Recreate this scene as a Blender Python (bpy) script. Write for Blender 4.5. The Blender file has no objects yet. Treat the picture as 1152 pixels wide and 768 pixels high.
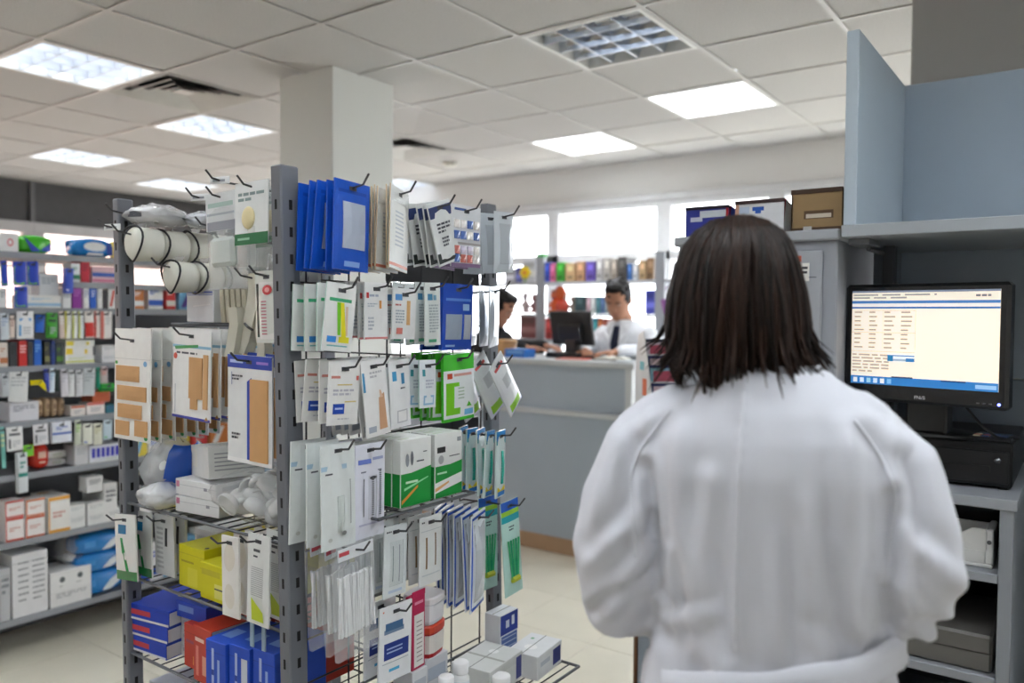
import bpy, bmesh, math, random
from mathutils import Vector, Matrix, noise
from mathutils.bvhtree import BVHTree
random.seed(7)
scene = bpy.context.scene
col = scene.collection
PI = math.pi

# ---------------------------------------------------------------- camera
YAW, PITCH, ROLL = -0.625, -0.033, 0.007
fwd = Vector((math.sin(YAW)*math.cos(PITCH), math.cos(YAW)*math.cos(PITCH), math.sin(PITCH)))
rgt = Vector((math.cos(YAW), -math.sin(YAW), 0))
upv = rgt.cross(fwd)
rg2 = rgt*math.cos(ROLL) + upv*math.sin(ROLL)
up2 = upv*math.cos(ROLL) - rgt*math.sin(ROLL)
cam = bpy.data.cameras.new('camera')
cam.sensor_width = 36.0
cam.lens = 36.0*901.4/1152
cam.clip_start = 0.02
cam_o = bpy.data.objects.new('camera', cam)
cam_o.matrix_world = Matrix(((rg2.x, up2.x, -fwd.x, 0), (rg2.y, up2.y, -fwd.y, 0), (rg2.z, up2.z, -fwd.z, 1.5), (0, 0, 0, 1)))
col.objects.link(cam_o)
scene.camera = cam_o
cam.dof.use_dof = True
cam.dof.focus_distance = 1.75
cam.dof.aperture_fstop = 2.4

# ---------------------------------------------------------------- world and exposure
world = bpy.data.worlds.new('daylight')
scene.world = world
world.use_nodes = True
wbg = world.node_tree.nodes['Background']
wbg.inputs['Color'].default_value = (0.93, 0.96, 1.0, 1)
wbg.inputs['Strength'].default_value = 6.5
LAMP = 10.5                # emission of the ceiling fixtures
scene.view_settings.view_transform = 'Standard'
scene.view_settings.look = 'None'
scene.view_settings.gamma = 1
scene.view_settings.use_curve_mapping = False
scene.view_settings.exposure = 0.66

# ---------------------------------------------------------------- helpers
def S(r, g, b):
    def f(c):
        c /= 255.0
        return c/12.92 if c <= 0.04045 else ((c+0.055)/1.055)**2.4
    return (f(r), f(g), f(b))

MATS = {}
def material(name, rough=0.5, metal=0.0, coat=0.0, color=None, nscale=0.0, namt=0.0, bump=0.0, bscale=200.0,
             alpha=1.0, emit=0.0, spec=0.5, sheen=0.0, stretch=None, transl=0.0):
    m = bpy.data.materials.new(name)
    m.use_nodes = True
    nt = m.node_tree; N = nt.nodes; L = nt.links
    b = N['Principled BSDF']
    b.inputs['Roughness'].default_value = rough
    b.inputs['Metallic'].default_value = metal
    b.inputs['Coat Weight'].default_value = coat
    b.inputs['Specular IOR Level'].default_value = spec
    if sheen: b.inputs['Sheen Weight'].default_value = sheen
    if color is None:
        a = N.new('ShaderNodeAttribute'); a.attribute_name = 'Col'
        src = a.outputs['Color']
    else:
        a = N.new('ShaderNodeRGB'); a.outputs[0].default_value = (*color, 1)
        src = a.outputs[0]
    tc = N.new('ShaderNodeTexCoord')
    vec = tc.outputs['Object']
    if stretch:
        mp = N.new('ShaderNodeMapping'); mp.inputs['Scale'].default_value = stretch
        L.new(vec, mp.inputs['Vector']); vec = mp.outputs['Vector']
    if namt:
        n = N.new('ShaderNodeTexNoise'); n.inputs['Scale'].default_value = nscale; n.inputs['Detail'].default_value = 3
        L.new(vec, n.inputs['Vector'])
        mr = N.new('ShaderNodeMapRange')
        mr.inputs['From Min'].default_value = 0.25; mr.inputs['From Max'].default_value = 0.75
        mr.inputs['To Min'].default_value = 1-namt; mr.inputs['To Max'].default_value = 1+namt*0.5
        L.new(n.outputs['Fac'], mr.inputs['Value'])
        mx = N.new('ShaderNodeMix'); mx.data_type = 'RGBA'; mx.blend_type = 'MULTIPLY'
        mx.inputs[0].default_value = 1
        L.new(src, mx.inputs[6]); L.new(mr.outputs['Result'], mx.inputs[7])
        src = mx.outputs[2]
    L.new(src, b.inputs['Base Color'])
    if emit:
        L.new(src, b.inputs['Emission Color']); b.inputs['Emission Strength'].default_value = emit
    if bump:
        n2 = N.new('ShaderNodeTexNoise'); n2.inputs['Scale'].default_value = bscale; n2.inputs['Detail'].default_value = 2
        L.new(vec, n2.inputs['Vector'])
        bp = N.new('ShaderNodeBump'); bp.inputs['Strength'].default_value = bump; bp.inputs['Distance'].default_value = 0.002
        L.new(n2.outputs['Fac'], bp.inputs['Height']); L.new(bp.outputs['Normal'], b.inputs['Normal'])
    if alpha < 1:
        t = N.new('ShaderNodeBsdfTransparent'); ms = N.new('ShaderNodeMixShader')
        ms.inputs['Fac'].default_value = alpha
        out = N['Material Output']
        L.new(t.outputs[0], ms.inputs[1]); L.new(b.outputs[0], ms.inputs[2]); L.new(ms.outputs[0], out.inputs['Surface'])
    MATS[name] = m
    return m

material('paper', rough=0.45, nscale=40, namt=0.04, bump=0.12, bscale=60)
material('gloss', rough=0.25, coat=0.3, nscale=30, namt=0.03, bump=0.35, bscale=55)
material('plastic', rough=0.35, nscale=25, namt=0.04)
material('matte', rough=0.75, nscale=18, namt=0.06, bump=0.15, bscale=300)
material('painted_metal', rough=0.42, nscale=9, namt=0.07, bump=0.06, bscale=500)
material('dark_metal', rough=0.4, metal=0.35, nscale=20, namt=0.08)
material('laminate', rough=0.38, nscale=3.0, namt=0.05, bump=0.03, bscale=700)
material('plaster', rough=0.85, nscale=2.0, namt=0.03, bump=0.12, bscale=150)
material('ceiling_tile', rough=0.95, nscale=160, namt=0.16, bump=0.5, bscale=180)
material('floor_tile', rough=0.3, nscale=5.0, namt=0.05)
material('aluminium', rough=0.18, metal=0.95)
material('film', rough=0.08, alpha=0.22, bump=0.6, bscale=45)
material('milky_film', rough=0.2, alpha=0.42, bump=0.8, bscale=38)
material('glass', rough=0.03, alpha=0.10)
material('foil', rough=0.28, metal=0.75, bump=0.7, bscale=30)
material('cloth', rough=0.85, sheen=0.15, nscale=8, namt=0.03, bump=0.10, bscale=900)
material('dark_cloth', rough=0.9, nscale=40, namt=0.12, bump=0.3, bscale=500)
material('skin', rough=0.5, nscale=25, namt=0.06)
material('hair', rough=0.46, nscale=55, namt=0.35, stretch=(1, 1, 0.15), spec=0.22)
material('wood', rough=0.5, nscale=9, namt=0.25, stretch=(1, 1, 0.12))
material('cardboard', rough=0.8, nscale=30, namt=0.07)
material('lamp_panel', rough=0.6, emit=LAMP)
material('lamp_panel_dim', rough=0.6, emit=LAMP*0.21)
material('screen', rough=0.2, emit=0.36)
material('led', rough=0.4, emit=6.0)
material('shade_wall', rough=0.8, nscale=14, namt=0.1, bump=0.1, bscale=120)

class MB:
    def __init__(s): s.v = []; s.f = []; s.c = []
    def face(s, pts, c):
        n = len(s.v); s.v.extend([tuple(p) for p in pts]); s.f.append(tuple(range(n, n+len(pts)))); s.c.append(c)
        return s
    def box(s, x0, y0, z0, x1, y1, z1, c, ch=0.0):
        if x0 > x1: x0, x1 = x1, x0
        if y0 > y1: y0, y1 = y1, y0
        if z0 > z1: z0, z1 = z1, z0
        if ch <= 0:
            n = len(s.v)
            s.v += [(x0,y0,z0),(x1,y0,z0),(x1,y1,z0),(x0,y1,z0),(x0,y0,z1),(x1,y0,z1),(x1,y1,z1),(x0,y1,z1)]
            for q in ((0,3,2,1),(4,5,6,7),(0,1,5,4),(1,2,6,5),(2,3,7,6),(3,0,4,7)):
                s.f.append(tuple(n+k for k in q)); s.c.append(c)
            return s
        ch = min(ch, (x1-x0)*.45, (y1-y0)*.45, (z1-z0)*.45)
        lo = (x0,y0,z0); hi = (x1,y1,z1); n = len(s.v); idx = {}
        for sx in (0,1):
            for sy in (0,1):
                for sz in (0,1):
                    sg = (sx,sy,sz)
                    for a in range(3):
                        p = []
                        for k in range(3):
                            e = hi[k] if sg[k] else lo[k]
                            if k != a: e += -ch if sg[k] else ch
                            p.append(e)
                        idx[(sg,a)] = len(s.v); s.v.append(tuple(p))
        cen = Vector(((x0+x1)/2,(y0+y1)/2,(z0+z1)/2))
        def add(ids):
            P = [Vector(s.v[i]) for i in ids]
            nn = (P[1]-P[0]).cross(P[2]-P[0])
            m = sum(P, Vector())/len(P)-cen
            if nn.dot(m) < 0: ids = ids[::-1]
            s.f.append(tuple(ids)); s.c.append(c)
        for a in range(3):
            b1, b2 = (a+1)%3, (a+2)%3
            for sg in (0,1):
                ids = []
                for u, w in ((0,0),(1,0),(1,1),(0,1)):
                    t = [0,0,0]; t[a] = sg; t[b1] = u; t[b2] = w
                    ids.append(idx[(tuple(t),a)])
                add(ids)
            for u in (0,1):
                for w in (0,1):
                    t0 = [0,0,0]; t1 = [0,0,0]
                    t0[a] = 0; t1[a] = 1
                    for t in (t0,t1): t[b1] = u; t[b2] = w
                    t0 = tuple(t0); t1 = tuple(t1)
                    add([idx[(t0,b1)],idx[(t1,b1)],idx[(t1,b2)],idx[(t0,b2)]])
        for sx in (0,1):
            for sy in (0,1):
                for sz in (0,1):
                    add([idx[((sx,sy,sz),a)] for a in range(3)])
        return s
    def ring(s, pts):
        n = len(s.v); s.v.extend([tuple(p) for p in pts]); return list(range(n, n+len(pts)))
    def loft(s, rings, c, cap=True, closed=True):
        R = [s.ring(r) for r in rings]
        m = len(R[0])
        for i in range(len(R)-1):
            cc = c[i] if isinstance(c, list) else c
            for k in range(m if closed else m-1):
                k2 = (k+1) % m
                s.f.append((R[i][k], R[i][k2], R[i+1][k2], R[i+1][k])); s.c.append(cc)
        if cap and closed:
            c0 = c[0] if isinstance(c, list) else c; c1 = c[-1] if isinstance(c, list) else c
            s.f.append(tuple(reversed(R[0]))); s.c.append(c0)
            s.f.append(tuple(R[-1])); s.c.append(c1)
        return s
    def tube(s, pts, r, c, n=6, cap=True):
        pts = [Vector(p) for p in pts]
        rr = r if isinstance(r, (list, tuple)) else [r]*len(pts)
        up = Vector((0.13, 0.31, 0.94))
        rings = []
        side = None
        for i, p in enumerate(pts):
            a = pts[max(i-1,0)]; b = pts[min(i+1,len(pts)-1)]
            t = (b-a)
            if t.length < 1e-9: t = Vector((0,0,1))
            t.normalize()
            if side is None:
                side = t.cross(up)
                if side.length < .1: side = t.cross(Vector((1,0,0)))
            side = (side - t*side.dot(t)).normalized()
            w = t.cross(side)
            rings.append([p + (side*math.cos(2*PI*k/n) + w*math.sin(2*PI*k/n))*rr[i] for k in range(n)])
        return s.loft(rings, c, cap)
    def lathe(s, prof, c, n=16, cx=0, cy=0, cz=0, sx=1, sy=1, power=2.0):
        rings = []
        for r, z in prof:
            rg = []
            for k in range(n):
                a = 2*PI*k/n
                ca, sa = math.cos(a), math.sin(a)
                if power != 2.0:
                    d = (abs(ca)**power+abs(sa)**power)**(1/power); ca /= d; sa /= d
                rg.append((cx+r*sx*ca, cy+r*sy*sa, cz+z))
            rings.append(rg)
        return s.loft(rings, c)
    def xf(s, M, start=0):
        for i in range(start, len(s.v)):
            s.v[i] = tuple(M @ Vector(s.v[i]))
        return s
    def mesh(s, name):
        me = bpy.data.meshes.new(name)
        me.from_pydata(s.v, [], s.f)
        at = me.color_attributes.new('Col', 'FLOAT_COLOR', 'CORNER')
        buf = []
        for f, c in zip(s.f, s.c):
            buf.extend((c[0], c[1], c[2], 1.0)*len(f))
        at.data.foreach_set('color', buf)
        return me
    def build(s, name, mat, parent=None, smooth=False):
        me = s.mesh(name)
        me.materials.append(MATS[mat])
        if smooth: me.shade_smooth()
        o = bpy.data.objects.new(name, me)
        col.objects.link(o)
        if parent is not None: o.parent = parent
        return o

def tag(o, label=None, cat=None, group=None, kind=None):
    if label: o['label'] = label
    if cat: o['category'] = cat
    if group: o['group'] = group
    if kind: o['kind'] = kind
    return o
def empty(name, label=None, cat=None, group=None, loc=(0,0,0), rz=0.0):
    o = bpy.data.objects.new(name, None)
    o.empty_display_size = 0.05
    o.location = loc; o.rotation_euler = (0,0,rz)
    col.objects.link(o)
    return tag(o, label, cat, group)
def copy_tree(o, parent=None):
    kids = list(o.children)
    c = o.copy(); col.objects.link(c)
    if parent is not None: c.parent = parent
    for k in kids: copy_tree(k, c)
    return c
def struct(mb, name, mat, parent=None):
    o = mb.build(name, mat, parent)
    if parent is None: o['kind'] = 'structure'
    return o
ORDW = ['first','second','third','fourth','fifth','sixth','seventh','eighth','ninth','tenth','eleventh','twelfth','thirteenth','fourteenth','fifteenth','sixteenth','seventeenth','eighteenth','nineteenth','twentieth']
def rand(a, b): return a + (b-a)*random.random()

# flat print: rectangles (u0, v0, u1, v1, colour), u from left, v from top
INK = S(70,74,84)
def txt(u0, v0, u1, v1, n, c=INK, fill=0.55):
    out = []
    for k in range(n):
        va = v0+(v1-v0)*(k+.2)/n; vb = va+(v1-v0)*fill/n
        u = u0
        end = u1 if k < n-1 else u0+(u1-u0)*rand(.4,.9)
        while u < end-.02*(u1-u0):
            w = (u1-u0)*rand(.12,.34)
            out.append((u, va, min(u+w, end), vb, c)); u += w+(u1-u0)*.05
    return out
def oval(cu, cv, ru, rv, n=12, a=0.0):
    return [(cu+ru*math.cos(2*PI*k/n)*math.cos(a)-rv*math.sin(2*PI*k/n)*math.sin(a), cv+rv*math.sin(2*PI*k/n)*math.cos(a)+ru*math.cos(2*PI*k/n)*math.sin(a)) for k in range(n)]

def carton(mb, w, d, h, base, front=(), top=(), right=(), left=(), ch=0.0012, y0=None, x=0, z=0, side=None):
    """printed carton: base centre at (x, ., z), front at -y"""
    yf = -d/2 if y0 is None else y0
    yb = yf+d
    mb.box(x-w/2, yf, z, x+w/2, yb, z+h, base, ch)
    e = 0.0006
    def put(lst, fn):
        for k, q in enumerate(lst):
            off = e+0.00012*k
            if q[0] == 'p': pts = [fn(u, v, off) for u, v in q[1]]; c = q[2]
            else:
                u0, v0, u1, v1, c = q
                pts = [fn(u0,v1,off), fn(u1,v1,off), fn(u1,v0,off), fn(u0,v0,off)]
            mb.face(pts, c)
    m = ch
    put(front, lambda u,v,o: (x-w/2+m+u*(w-2*m), yf-o, z+h-m-v*(h-2*m)))
    put(top, lambda u,v,o: (x-w/2+m+u*(w-2*m), yb-m-v*(d-2*m), z+h+o))
    put(right, lambda u,v,o: (x+w/2+o, yf+m+u*(d-2*m), z+h-m-v*(h-2*m)))
    put(left, lambda u,v,o: (x-w/2-o, yb-m-u*(d-2*m), z+h-m-v*(h-2*m)))
    return mb

def sheet(w, h, t, base, rects=(), polys=(), bulge=0.0, top=0.014, nu=4, nv=6, back=None, wob=0.0, corner=0.0):
    """hanging pack: hole at origin, faces -y, u from left, v from top"""
    mb = MB()
    us = sorted(set([round(k/nu,4) for k in range(nu+1)] + [round(q[j],4) for q in rects for j in (0,2) if len(rects) < 14]))
    vs = sorted(set([round(k/nv,4) for k in range(nv+1)] + [round(q[j],4) for q in rects for j in (1,3) if len(rects) < 14]))
    us = [u for u in us if 0 <= u <= 1]; vs = [v for v in vs if 0 <= v <= 1]
    ph = random.random()*6
    def P(u, v, sd, off=0):
        b = bulge*(max(0,math.sin(PI*u))**.6)*(max(0,math.sin(PI*min(max((v-.1)/.9,0),1)))**.6)
        y = -(t/2+b+off) if sd < 0 else t/2+b*.35
        y += wob*math.sin(3.1*v+ph)*(v)
        uu = u
        return ((uu-.5)*w, y, top-v*h)
    inline = len(rects) < 14
    for i in range(len(us)-1):
        for j in range(len(vs)-1):
            u0,u1,v0,v1 = us[i],us[i+1],vs[j],vs[j+1]
            cu,cv = (u0+u1)/2,(v0+v1)/2
            c = base
            if inline:
                for q in rects:
                    if q[0] <= cu <= q[2] and q[1] <= cv <= q[3]: c = q[4]
            mb.face([P(u0,v1,-1),P(u1,v1,-1),P(u1,v0,-1),P(u0,v0,-1)], c)
            mb.face([P(u0,v0,1),P(u1,v0,1),P(u1,v1,1),P(u0,v1,1)], back or base)
    for i in range(len(us)-1):
        for v in (0,1):
            mb.face([P(us[i],v,-1),P(us[i+1],v,-1),P(us[i+1],v,1),P(us[i],v,1)], back or base)
    for j in range(len(vs)-1):
        for u in (0,1):
            mb.face([P(u,vs[j],-1),P(u,vs[j+1],-1),P(u,vs[j+1],1),P(u,vs[j],1)], back or base)
    k = 0
    if not inline:
        for q in rects:
            k += 1; o = .0006+.00004*k
            mb.face([P(q[0],q[3],-1,o),P(q[2],q[3],-1,o),P(q[2],q[1],-1,o),P(q[0],q[1],-1,o)], q[4])
    for q in polys:
        k += 1; o = .0007+.00006*k
        mb.face([P(u,v,-1,o) for u,v in q[0]], q[1])
    mb.P = P
    return mb

def remesh(mb, voxel, smooth=4, name='tmp', fac=0.5):
    """fuse overlapping closed shapes into one continuous surface; returns mesh data"""
    me = mb.mesh(name)
    bm = bmesh.new(); bm.from_mesh(me); bmesh.ops.recalc_face_normals(bm, faces=bm.faces); bm.to_mesh(me); bm.free()
    o = bpy.data.objects.new(name, me); col.objects.link(o)
    r = o.modifiers.new('r', 'REMESH'); r.mode = 'VOXEL'; r.voxel_size = voxel
    if smooth:
        sm = o.modifiers.new('s', 'SMOOTH'); sm.iterations = smooth; sm.factor = fac
    dg = bpy.context.evaluated_depsgraph_get()
    ev = o.evaluated_get(dg)
    out = bpy.data.meshes.new_from_object(ev)
    bpy.data.objects.remove(o); bpy.data.meshes.remove(me)
    out.name = name
    return out
def paint(me, fn):
    for a in list(me.color_attributes): me.color_attributes.remove(a)
    at = me.color_attributes.new('Col', 'FLOAT_COLOR', 'POINT')
    buf = []
    for v in me.vertices:
        c = fn(v.co); buf.extend((c[0],c[1],c[2],1.0))
    at.data.foreach_set('color', buf)
def mesh_obj(me, name, mat, parent=None, smooth=True):
    me.materials.clear(); me.materials.append(MATS[mat])
    if smooth: me.shade_smooth()
    o = bpy.data.objects.new(name, me); col.objects.link(o)
    if parent is not None: o.parent = parent
    return o

# ---------------------------------------------------------------- room shell
XL, XR, YB, YF, ZC = -8.1, 2.4, 5.8, -3.2, 2.727
CW = S(203,202,200)
GX, GY = -2.68, 2.312           # ceiling grid origin
wall_c = S(228,228,226)

flo = struct(MB().box(XL-.1, YF-.1, -.06, XR+.1, YB+.1, -.004, S(150,142,125)), 'floor', 'floor_tile')
ft = MB().box(-.2235,-.2235,-.004,.2235,.2235,0,S(224,219,202),.0015).mesh('tile')
ft.materials.append(MATS['floor_tile'])
for i in range(-10, 7):
    for j in range(-6, 9):
        o = bpy.data.objects.new('tile', ft); col.objects.link(o); o.parent = flo
        o.location = (-1.816+.225+.45*i+.45, 3.15+.225-.45*j+.9, rand(-.0004,.0002)); o.rotation_euler = (0,0,(PI/2)*random.randrange(4))

cei = struct(MB().box(XL-.1, YF-.1, ZC+.07, XR+.1, YB+.1, ZC+.13, S(150,150,148)), 'ceiling', 'plaster')
lights = {(-1,-3):1, (1,-4):1, (1,-7):1, (3,1):2, (4,-1):2, (5,-5):1, (1,1):0,
          (-3,-6):2, (-3,-3):2, (-3,0):2, (-3,3):2, (-1,3):0, (-5,1):2, (-5,-3):2, (-7,0):2, (-7,4):2, (3,-8):1, (-2,5):2, (-5,5):2, (-1,6):2}  # this row: unseen fixtures added, mainly to brighten the near side
vents = {(0,-3), (3,-3)}
ct = MB().box(-.29,-.29,0,.29,.29,.012,CW,.003).mesh('ceiling_tile')
ct.materials.append(MATS['ceiling_tile'])
for i in range(-9, 6):
    for j in range(-9, 9):
        if (i,j) in lights or (i,j) in vents: continue
        x = GX+.6*j+.3; y = GY+.6*i+.3
        if i < -2 and not (i >= -4 and -6 <= j <= 3): continue
        o = bpy.data.objects.new('ceiling_tile', ct); col.objects.link(o); o.parent = cei
        o.location = (x, y, ZC+.004+rand(0,.001)); o.rotation_euler = (0,0,(PI/2)*random.randrange(4))
rest = MB()
for i in range(-9, -2):
    for j in range(-9, 9):
        if (i,j) in lights or (i >= -4 and -6 <= j <= 3): continue
        x = GX+.6*j; y = GY+.6*i
        rest.box(x+.01,y+.01,ZC+.004,x+.59,y+.59,ZC+.016,CW)
o = rest.build('ceiling_tile_field', 'ceiling_tile', cei); o['kind'] = 'stuff'
bar_c = S(198,197,194)
for j in range(-9, 10):
    x = GX+.6*j
    if XL < x < XR: MB().box(x-.012,YF,ZC-.001,x+.012,YB,ZC+.0035,bar_c,.0008).build('grid_bar','painted_metal',cei)
for i in range(-9, 7):
    y = GY+.6*i
    if YF < y < YB: MB().box(XL,y-.012,ZC-.0005,XR,y+.012,ZC+.0038,bar_c,.0008).build('grid_bar','painted_metal',cei)

def fixture(i, j, kind, label):
    x = GX+.6*j+.3; y = GY+.6*i+.3
    t = empty('ceiling_light', label, 'ceiling light', 'recessed ceiling lights', (x, y, ZC))
    fr = MB(); fc = S(235,235,232)
    for a, b, c_, d in ((-.29,-.29,.29,-.272),(-.29,.272,.29,.29),(-.29,-.272,-.272,.272),(.272,-.272,.29,.272)):
        fr.box(a,b,-.002,c_,d,.06,fc,.001)
    fr.build('frame','painted_metal',t)
    if kind:
        tint = (.90,.95,1.0) if kind == 1 else (.93,.97,1.0)
        MB().box(-.272,-.272,.05,.272,.272,.058,tint).build('diffuser','lamp_panel' if kind == 2 else 'lamp_panel_dim',t)
    else:
        MB().box(-.272,-.272,.052,.272,.272,.06,S(200,205,212)).build('reflector','aluminium',t)
        for k in range(3):
            MB().tube([(-.26,-.16+.16*k,.042),(.26,-.16+.16*k,.042)],.008,S(235,238,240),8).build('lamp_tube','plastic',t)
    bc = S(246,248,250) if kind == 2 else S(222,228,238)
    n = 4
    h0, h1 = (.003,.046)
    for ax in (0,1):
        for k in range(1,n):
            p = -.272+.544*k/n
            b = MB()
            # parabolic blade: thick at the top edge, thin at the bottom
            prof = ((-.003,h0),(.003,h0),(.006,.5*(h0+h1)),(.016,h1),(-.016,h1),(-.006,.5*(h0+h1)))
            r0 = [((p+q) if ax == 0 else -.271, -.271 if ax == 0 else (p+q), z) for q, z in prof]
            r1 = [((p+q) if ax == 0 else .271, .271 if ax == 0 else (p+q), z) for q, z in prof]
            b.loft([r0,r1], bc if kind else S(205,212,222))
            b.build('louvre_blade', 'plastic' if kind == 1 else ('aluminium' if kind == 0 else 'plastic'), t)
    return t
names = {(-1,-3):'large lit louvred ceiling light at the upper left, nearest of three', (1,-4):'lit louvred ceiling light between the air vent and the white column',
         (1,-7):'smallest lit louvred ceiling light, farthest left above the dark wall', (3,1):'bright white ceiling light nearest the blue partition',
         (4,-1):'bright white ceiling light farther back, above the seated man', (5,-5):'distant lit ceiling light just right of the white column', (1,1):'unlit ceiling light with mirror louvre cells at top centre'}
for (i,j), k in lights.items():
    lb = names.get((i,j), 'added ceiling light out of view, %s row from front, %s tile from left' % (ORDW[i+9], ORDW[j+9]))
    fixture(i, j, k, lb)

def vent(i, j, label):
    x = GX+.6*j+.3; y = GY+.6*i+.3
    t = empty('air_vent', label, 'air vent', 'square ceiling air vents', (x,y,ZC))
    MB().box(-.29,-.29,.03,.29,.29,.04,S(60,60,58)).build('backing','painted_metal',t)
    for a, z in ((.29,-.004),(.215,.002),(.15,.006),(.09,.010)):
        m = MB(); w = .056
        c = S(205,205,200)
        for sx, sy in ((1,0),(-1,0),(0,1),(0,-1)):
            if sx: pts = [(sx*a,-a,z),(sx*a,a,z),(sx*(a-w),a-w,z+.022),(sx*(a-w),-(a-w),z+.022)]
            else: pts = [(-a,sy*a,z),(a,sy*a,z),(a-w,sy*(a-w),z+.022),(-(a-w),sy*(a-w),z+.022)]
            m.face(pts,c); m.face([(p[0],p[1],p[2]+.003) for p in pts],c)
        m.build('louvre_ring','painted_metal',t)
    MB().box(-.05,-.05,.012,.05,.05,.016,S(205,205,200),.002).build('centre_plate','painted_metal',t)
vent(0,-3,'square air vent in the ceiling between two lit lights at left')
vent(3,-3,'distant square air vent in the ceiling right of the white column')
sd = empty('smoke_detector','small round smoke detector on the ceiling near the window wall','smoke detector',None,(-4.234,4.991,ZC))
MB().lathe([(.055,0),(.055,-.015),(.048,-.03),(.03,-.036),(.012,-.038)],S(225,224,215),20).build('housing','plastic',sd,True)
MB().lathe([(.062,.001),(.062,-.006)],S(215,214,205),20).build('base_ring','plastic',sd,True)

# walls
def wall_with_holes(name, u0, u1, holes, put, z1=ZC+.07):
    mb = MB()
    us = sorted(set([u0,u1]+[h[0] for h in holes]+[h[1] for h in holes])); zs = sorted(set([0,z1]+[h[2] for h in holes]+[h[3] for h in holes]))
    for a in range(len(us)-1):
        for b in range(len(zs)-1):
            cu=(us[a]+us[a+1])/2; cz=(zs[b]+zs[b+1])/2
            if any(h[0]<cu<h[1] and h[2]<cz<h[3] for h in holes): continue
            put(mb, us[a], us[a+1], zs[b], zs[b+1])
    return struct(mb, name, 'plaster')
muls = [-7.9,-6.87,-5.84,-4.80,-3.7525,-2.725,-1.843,-.9,.1,1.1,2.2]
wall_with_holes('wall_back', XL, XR, [(muls[0],muls[-1],.75,2.40)], lambda m,a,b,c,d: m.box(a,YB,c,b,YB+.14,d,wall_c))
wn = 0
frc = S(222,224,226)
for k in range(len(muls)-1):
    a, b = muls[k], muls[k+1]
    w = empty('window_%d' % (k+1)); w['kind'] = 'structure'
    f = MB()
    wl = .07 if k in (4,5) else .06
    for x0, x1 in ((a, a+wl), (b-wl*.8, b)): f.box(x0,YB-.03,.75,x1,YB+.07,2.40,frc,.004)
    f.box(a,YB-.025,2.36,b,YB+.06,2.40,frc,.003)
    f.box(a,YB-.03,1.94,b,YB+.07,2.01,frc,.004)
    f.box(a,YB-.025,.75,b,YB+.06,.80,frc,.003)
    f.build('window_frame','painted_metal',w)
    MB().box(a+wl,YB+.02,2.01,b-wl*.8,YB+.026,2.36,S(235,240,242)).build('pane','glass',w)
    MB().box(a+wl,YB+.02,.80,b-wl*.8,YB+.026,1.94,S(235,240,242)).build('pane','glass',w)
MB_t = MB().box(XL+.02,YB-.05,2.40,XR-.02,YB,2.455,S(205,206,207),.006)
struct(MB_t,'trim_1','painted_metal')
MB_t = MB().box(XL+.02,YB-.06,.70,XR-.02,YB,.75,S(205,206,207),.006)
struct(MB_t,'trim_2','painted_metal')
# left wall: dark band over a strip of windows
lm = [-2.6,-1.1,.4,1.95,3.49,5.4]
mb = MB()
mb.box(XL-.14,YF,0,XL,YB,.9,S(150,150,150)); mb.box(XL-.14,YF,2.34,XL,YB,ZC+.07,S(74,74,76))
mb.box(XL-.14,YF,.9,XL,lm[0],2.34,S(150,150,150)); mb.box(XL-.14,lm[-1],.9,XL,YB,2.34,S(150,150,150))
struct(mb,'wall_left','shade_wall')
for k in range(len(lm)-1):
    w = empty('window_%d' % (len(muls)+k)); w['kind'] = 'structure'
    a, b = lm[k], lm[k+1]; f = MB(); fc2 = S(168,166,166)
    for y0, y1 in ((a,a+.10),(b-.085,b)): f.box(XL-.06,y0,.9,XL+.04,y1,2.34,fc2,.004)
    f.box(XL-.06,a,2.24,XL+.045,b,2.34,fc2,.004); f.box(XL-.06,a,.9,XL+.045,b,.97,fc2,.004)
    f.box(XL,a-.02,2.34,XL+.03,a+.02,ZC,S(96,96,98),.003)
    f.build('window_frame','painted_metal',w)
    MB().box(XL-.03,a+.10,.97,XL-.025,b-.085,2.24,S(235,240,242)).build('pane','glass',w)
wall_with_holes('wall_right', YF, YB, [], lambda m,a,b,c,d: m.box(XR,a,c,XR+.14,b,d,wall_c))
wall_with_holes('wall_front', XL, XR, [], lambda m,a,b,c,d: m.box(a,YF-.14,c,b,YF,d,wall_c))
for nm, q in (('baseboard_back',(XL,YB-.015,0,XR,YB,.1)),('baseboard_right',(XR-.015,YF,0,XR,YB,.1)),('baseboard_left',(XL,YF,0,XL+.015,YB,.1))):
    struct(MB().box(*q,S(150,135,118),.003),nm,'laminate')
# neighbouring facade seen through the left windows, and pavement outside
fa = empty('street_facade','pale pink rendered building facade outside the left windows','building',None,(-13.0,3,0))
MB().box(-.3,-11,-.2,0,9,6.5,S(222,186,170)).build('wall','plaster',fa)
for k in range(5):
    MB().box(0,-10+4*k,-.2,.06,-9.6+4*k,6.5,S(205,170,156),.01).build('pilaster','plaster',fa)
MB().box(0,-11,2.62,.10,9,2.85,S(235,215,205),.01).build('string_course','plaster',fa)
struct(MB().box(-14,YF-8,-.2,XL-.14,YB+12,-.07,S(150,145,140)),'ground_left','plaster')
struct(MB().box(XL-.14,YB+.14,-.2,XR+6,YB+12,-.07,S(165,160,152)),'ground_back','plaster')

# white square column behind the rack
cl = MB().box(-3.494,2.735,0,-3.085,3.165,ZC+.03,S(226,228,224),.004)
struct(cl,'column_white','plaster')
cl = MB().box(-3.504,2.725,0,-3.075,3.175,.1,S(150,135,118),.003); struct(cl,'baseboard_column','laminate')
# grey pillar above the blue partition
struct(MB().box(-.505,2.95,0,.45,3.6,ZC+.03,S(172,172,168),.004),'column_grey','plaster')

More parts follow.
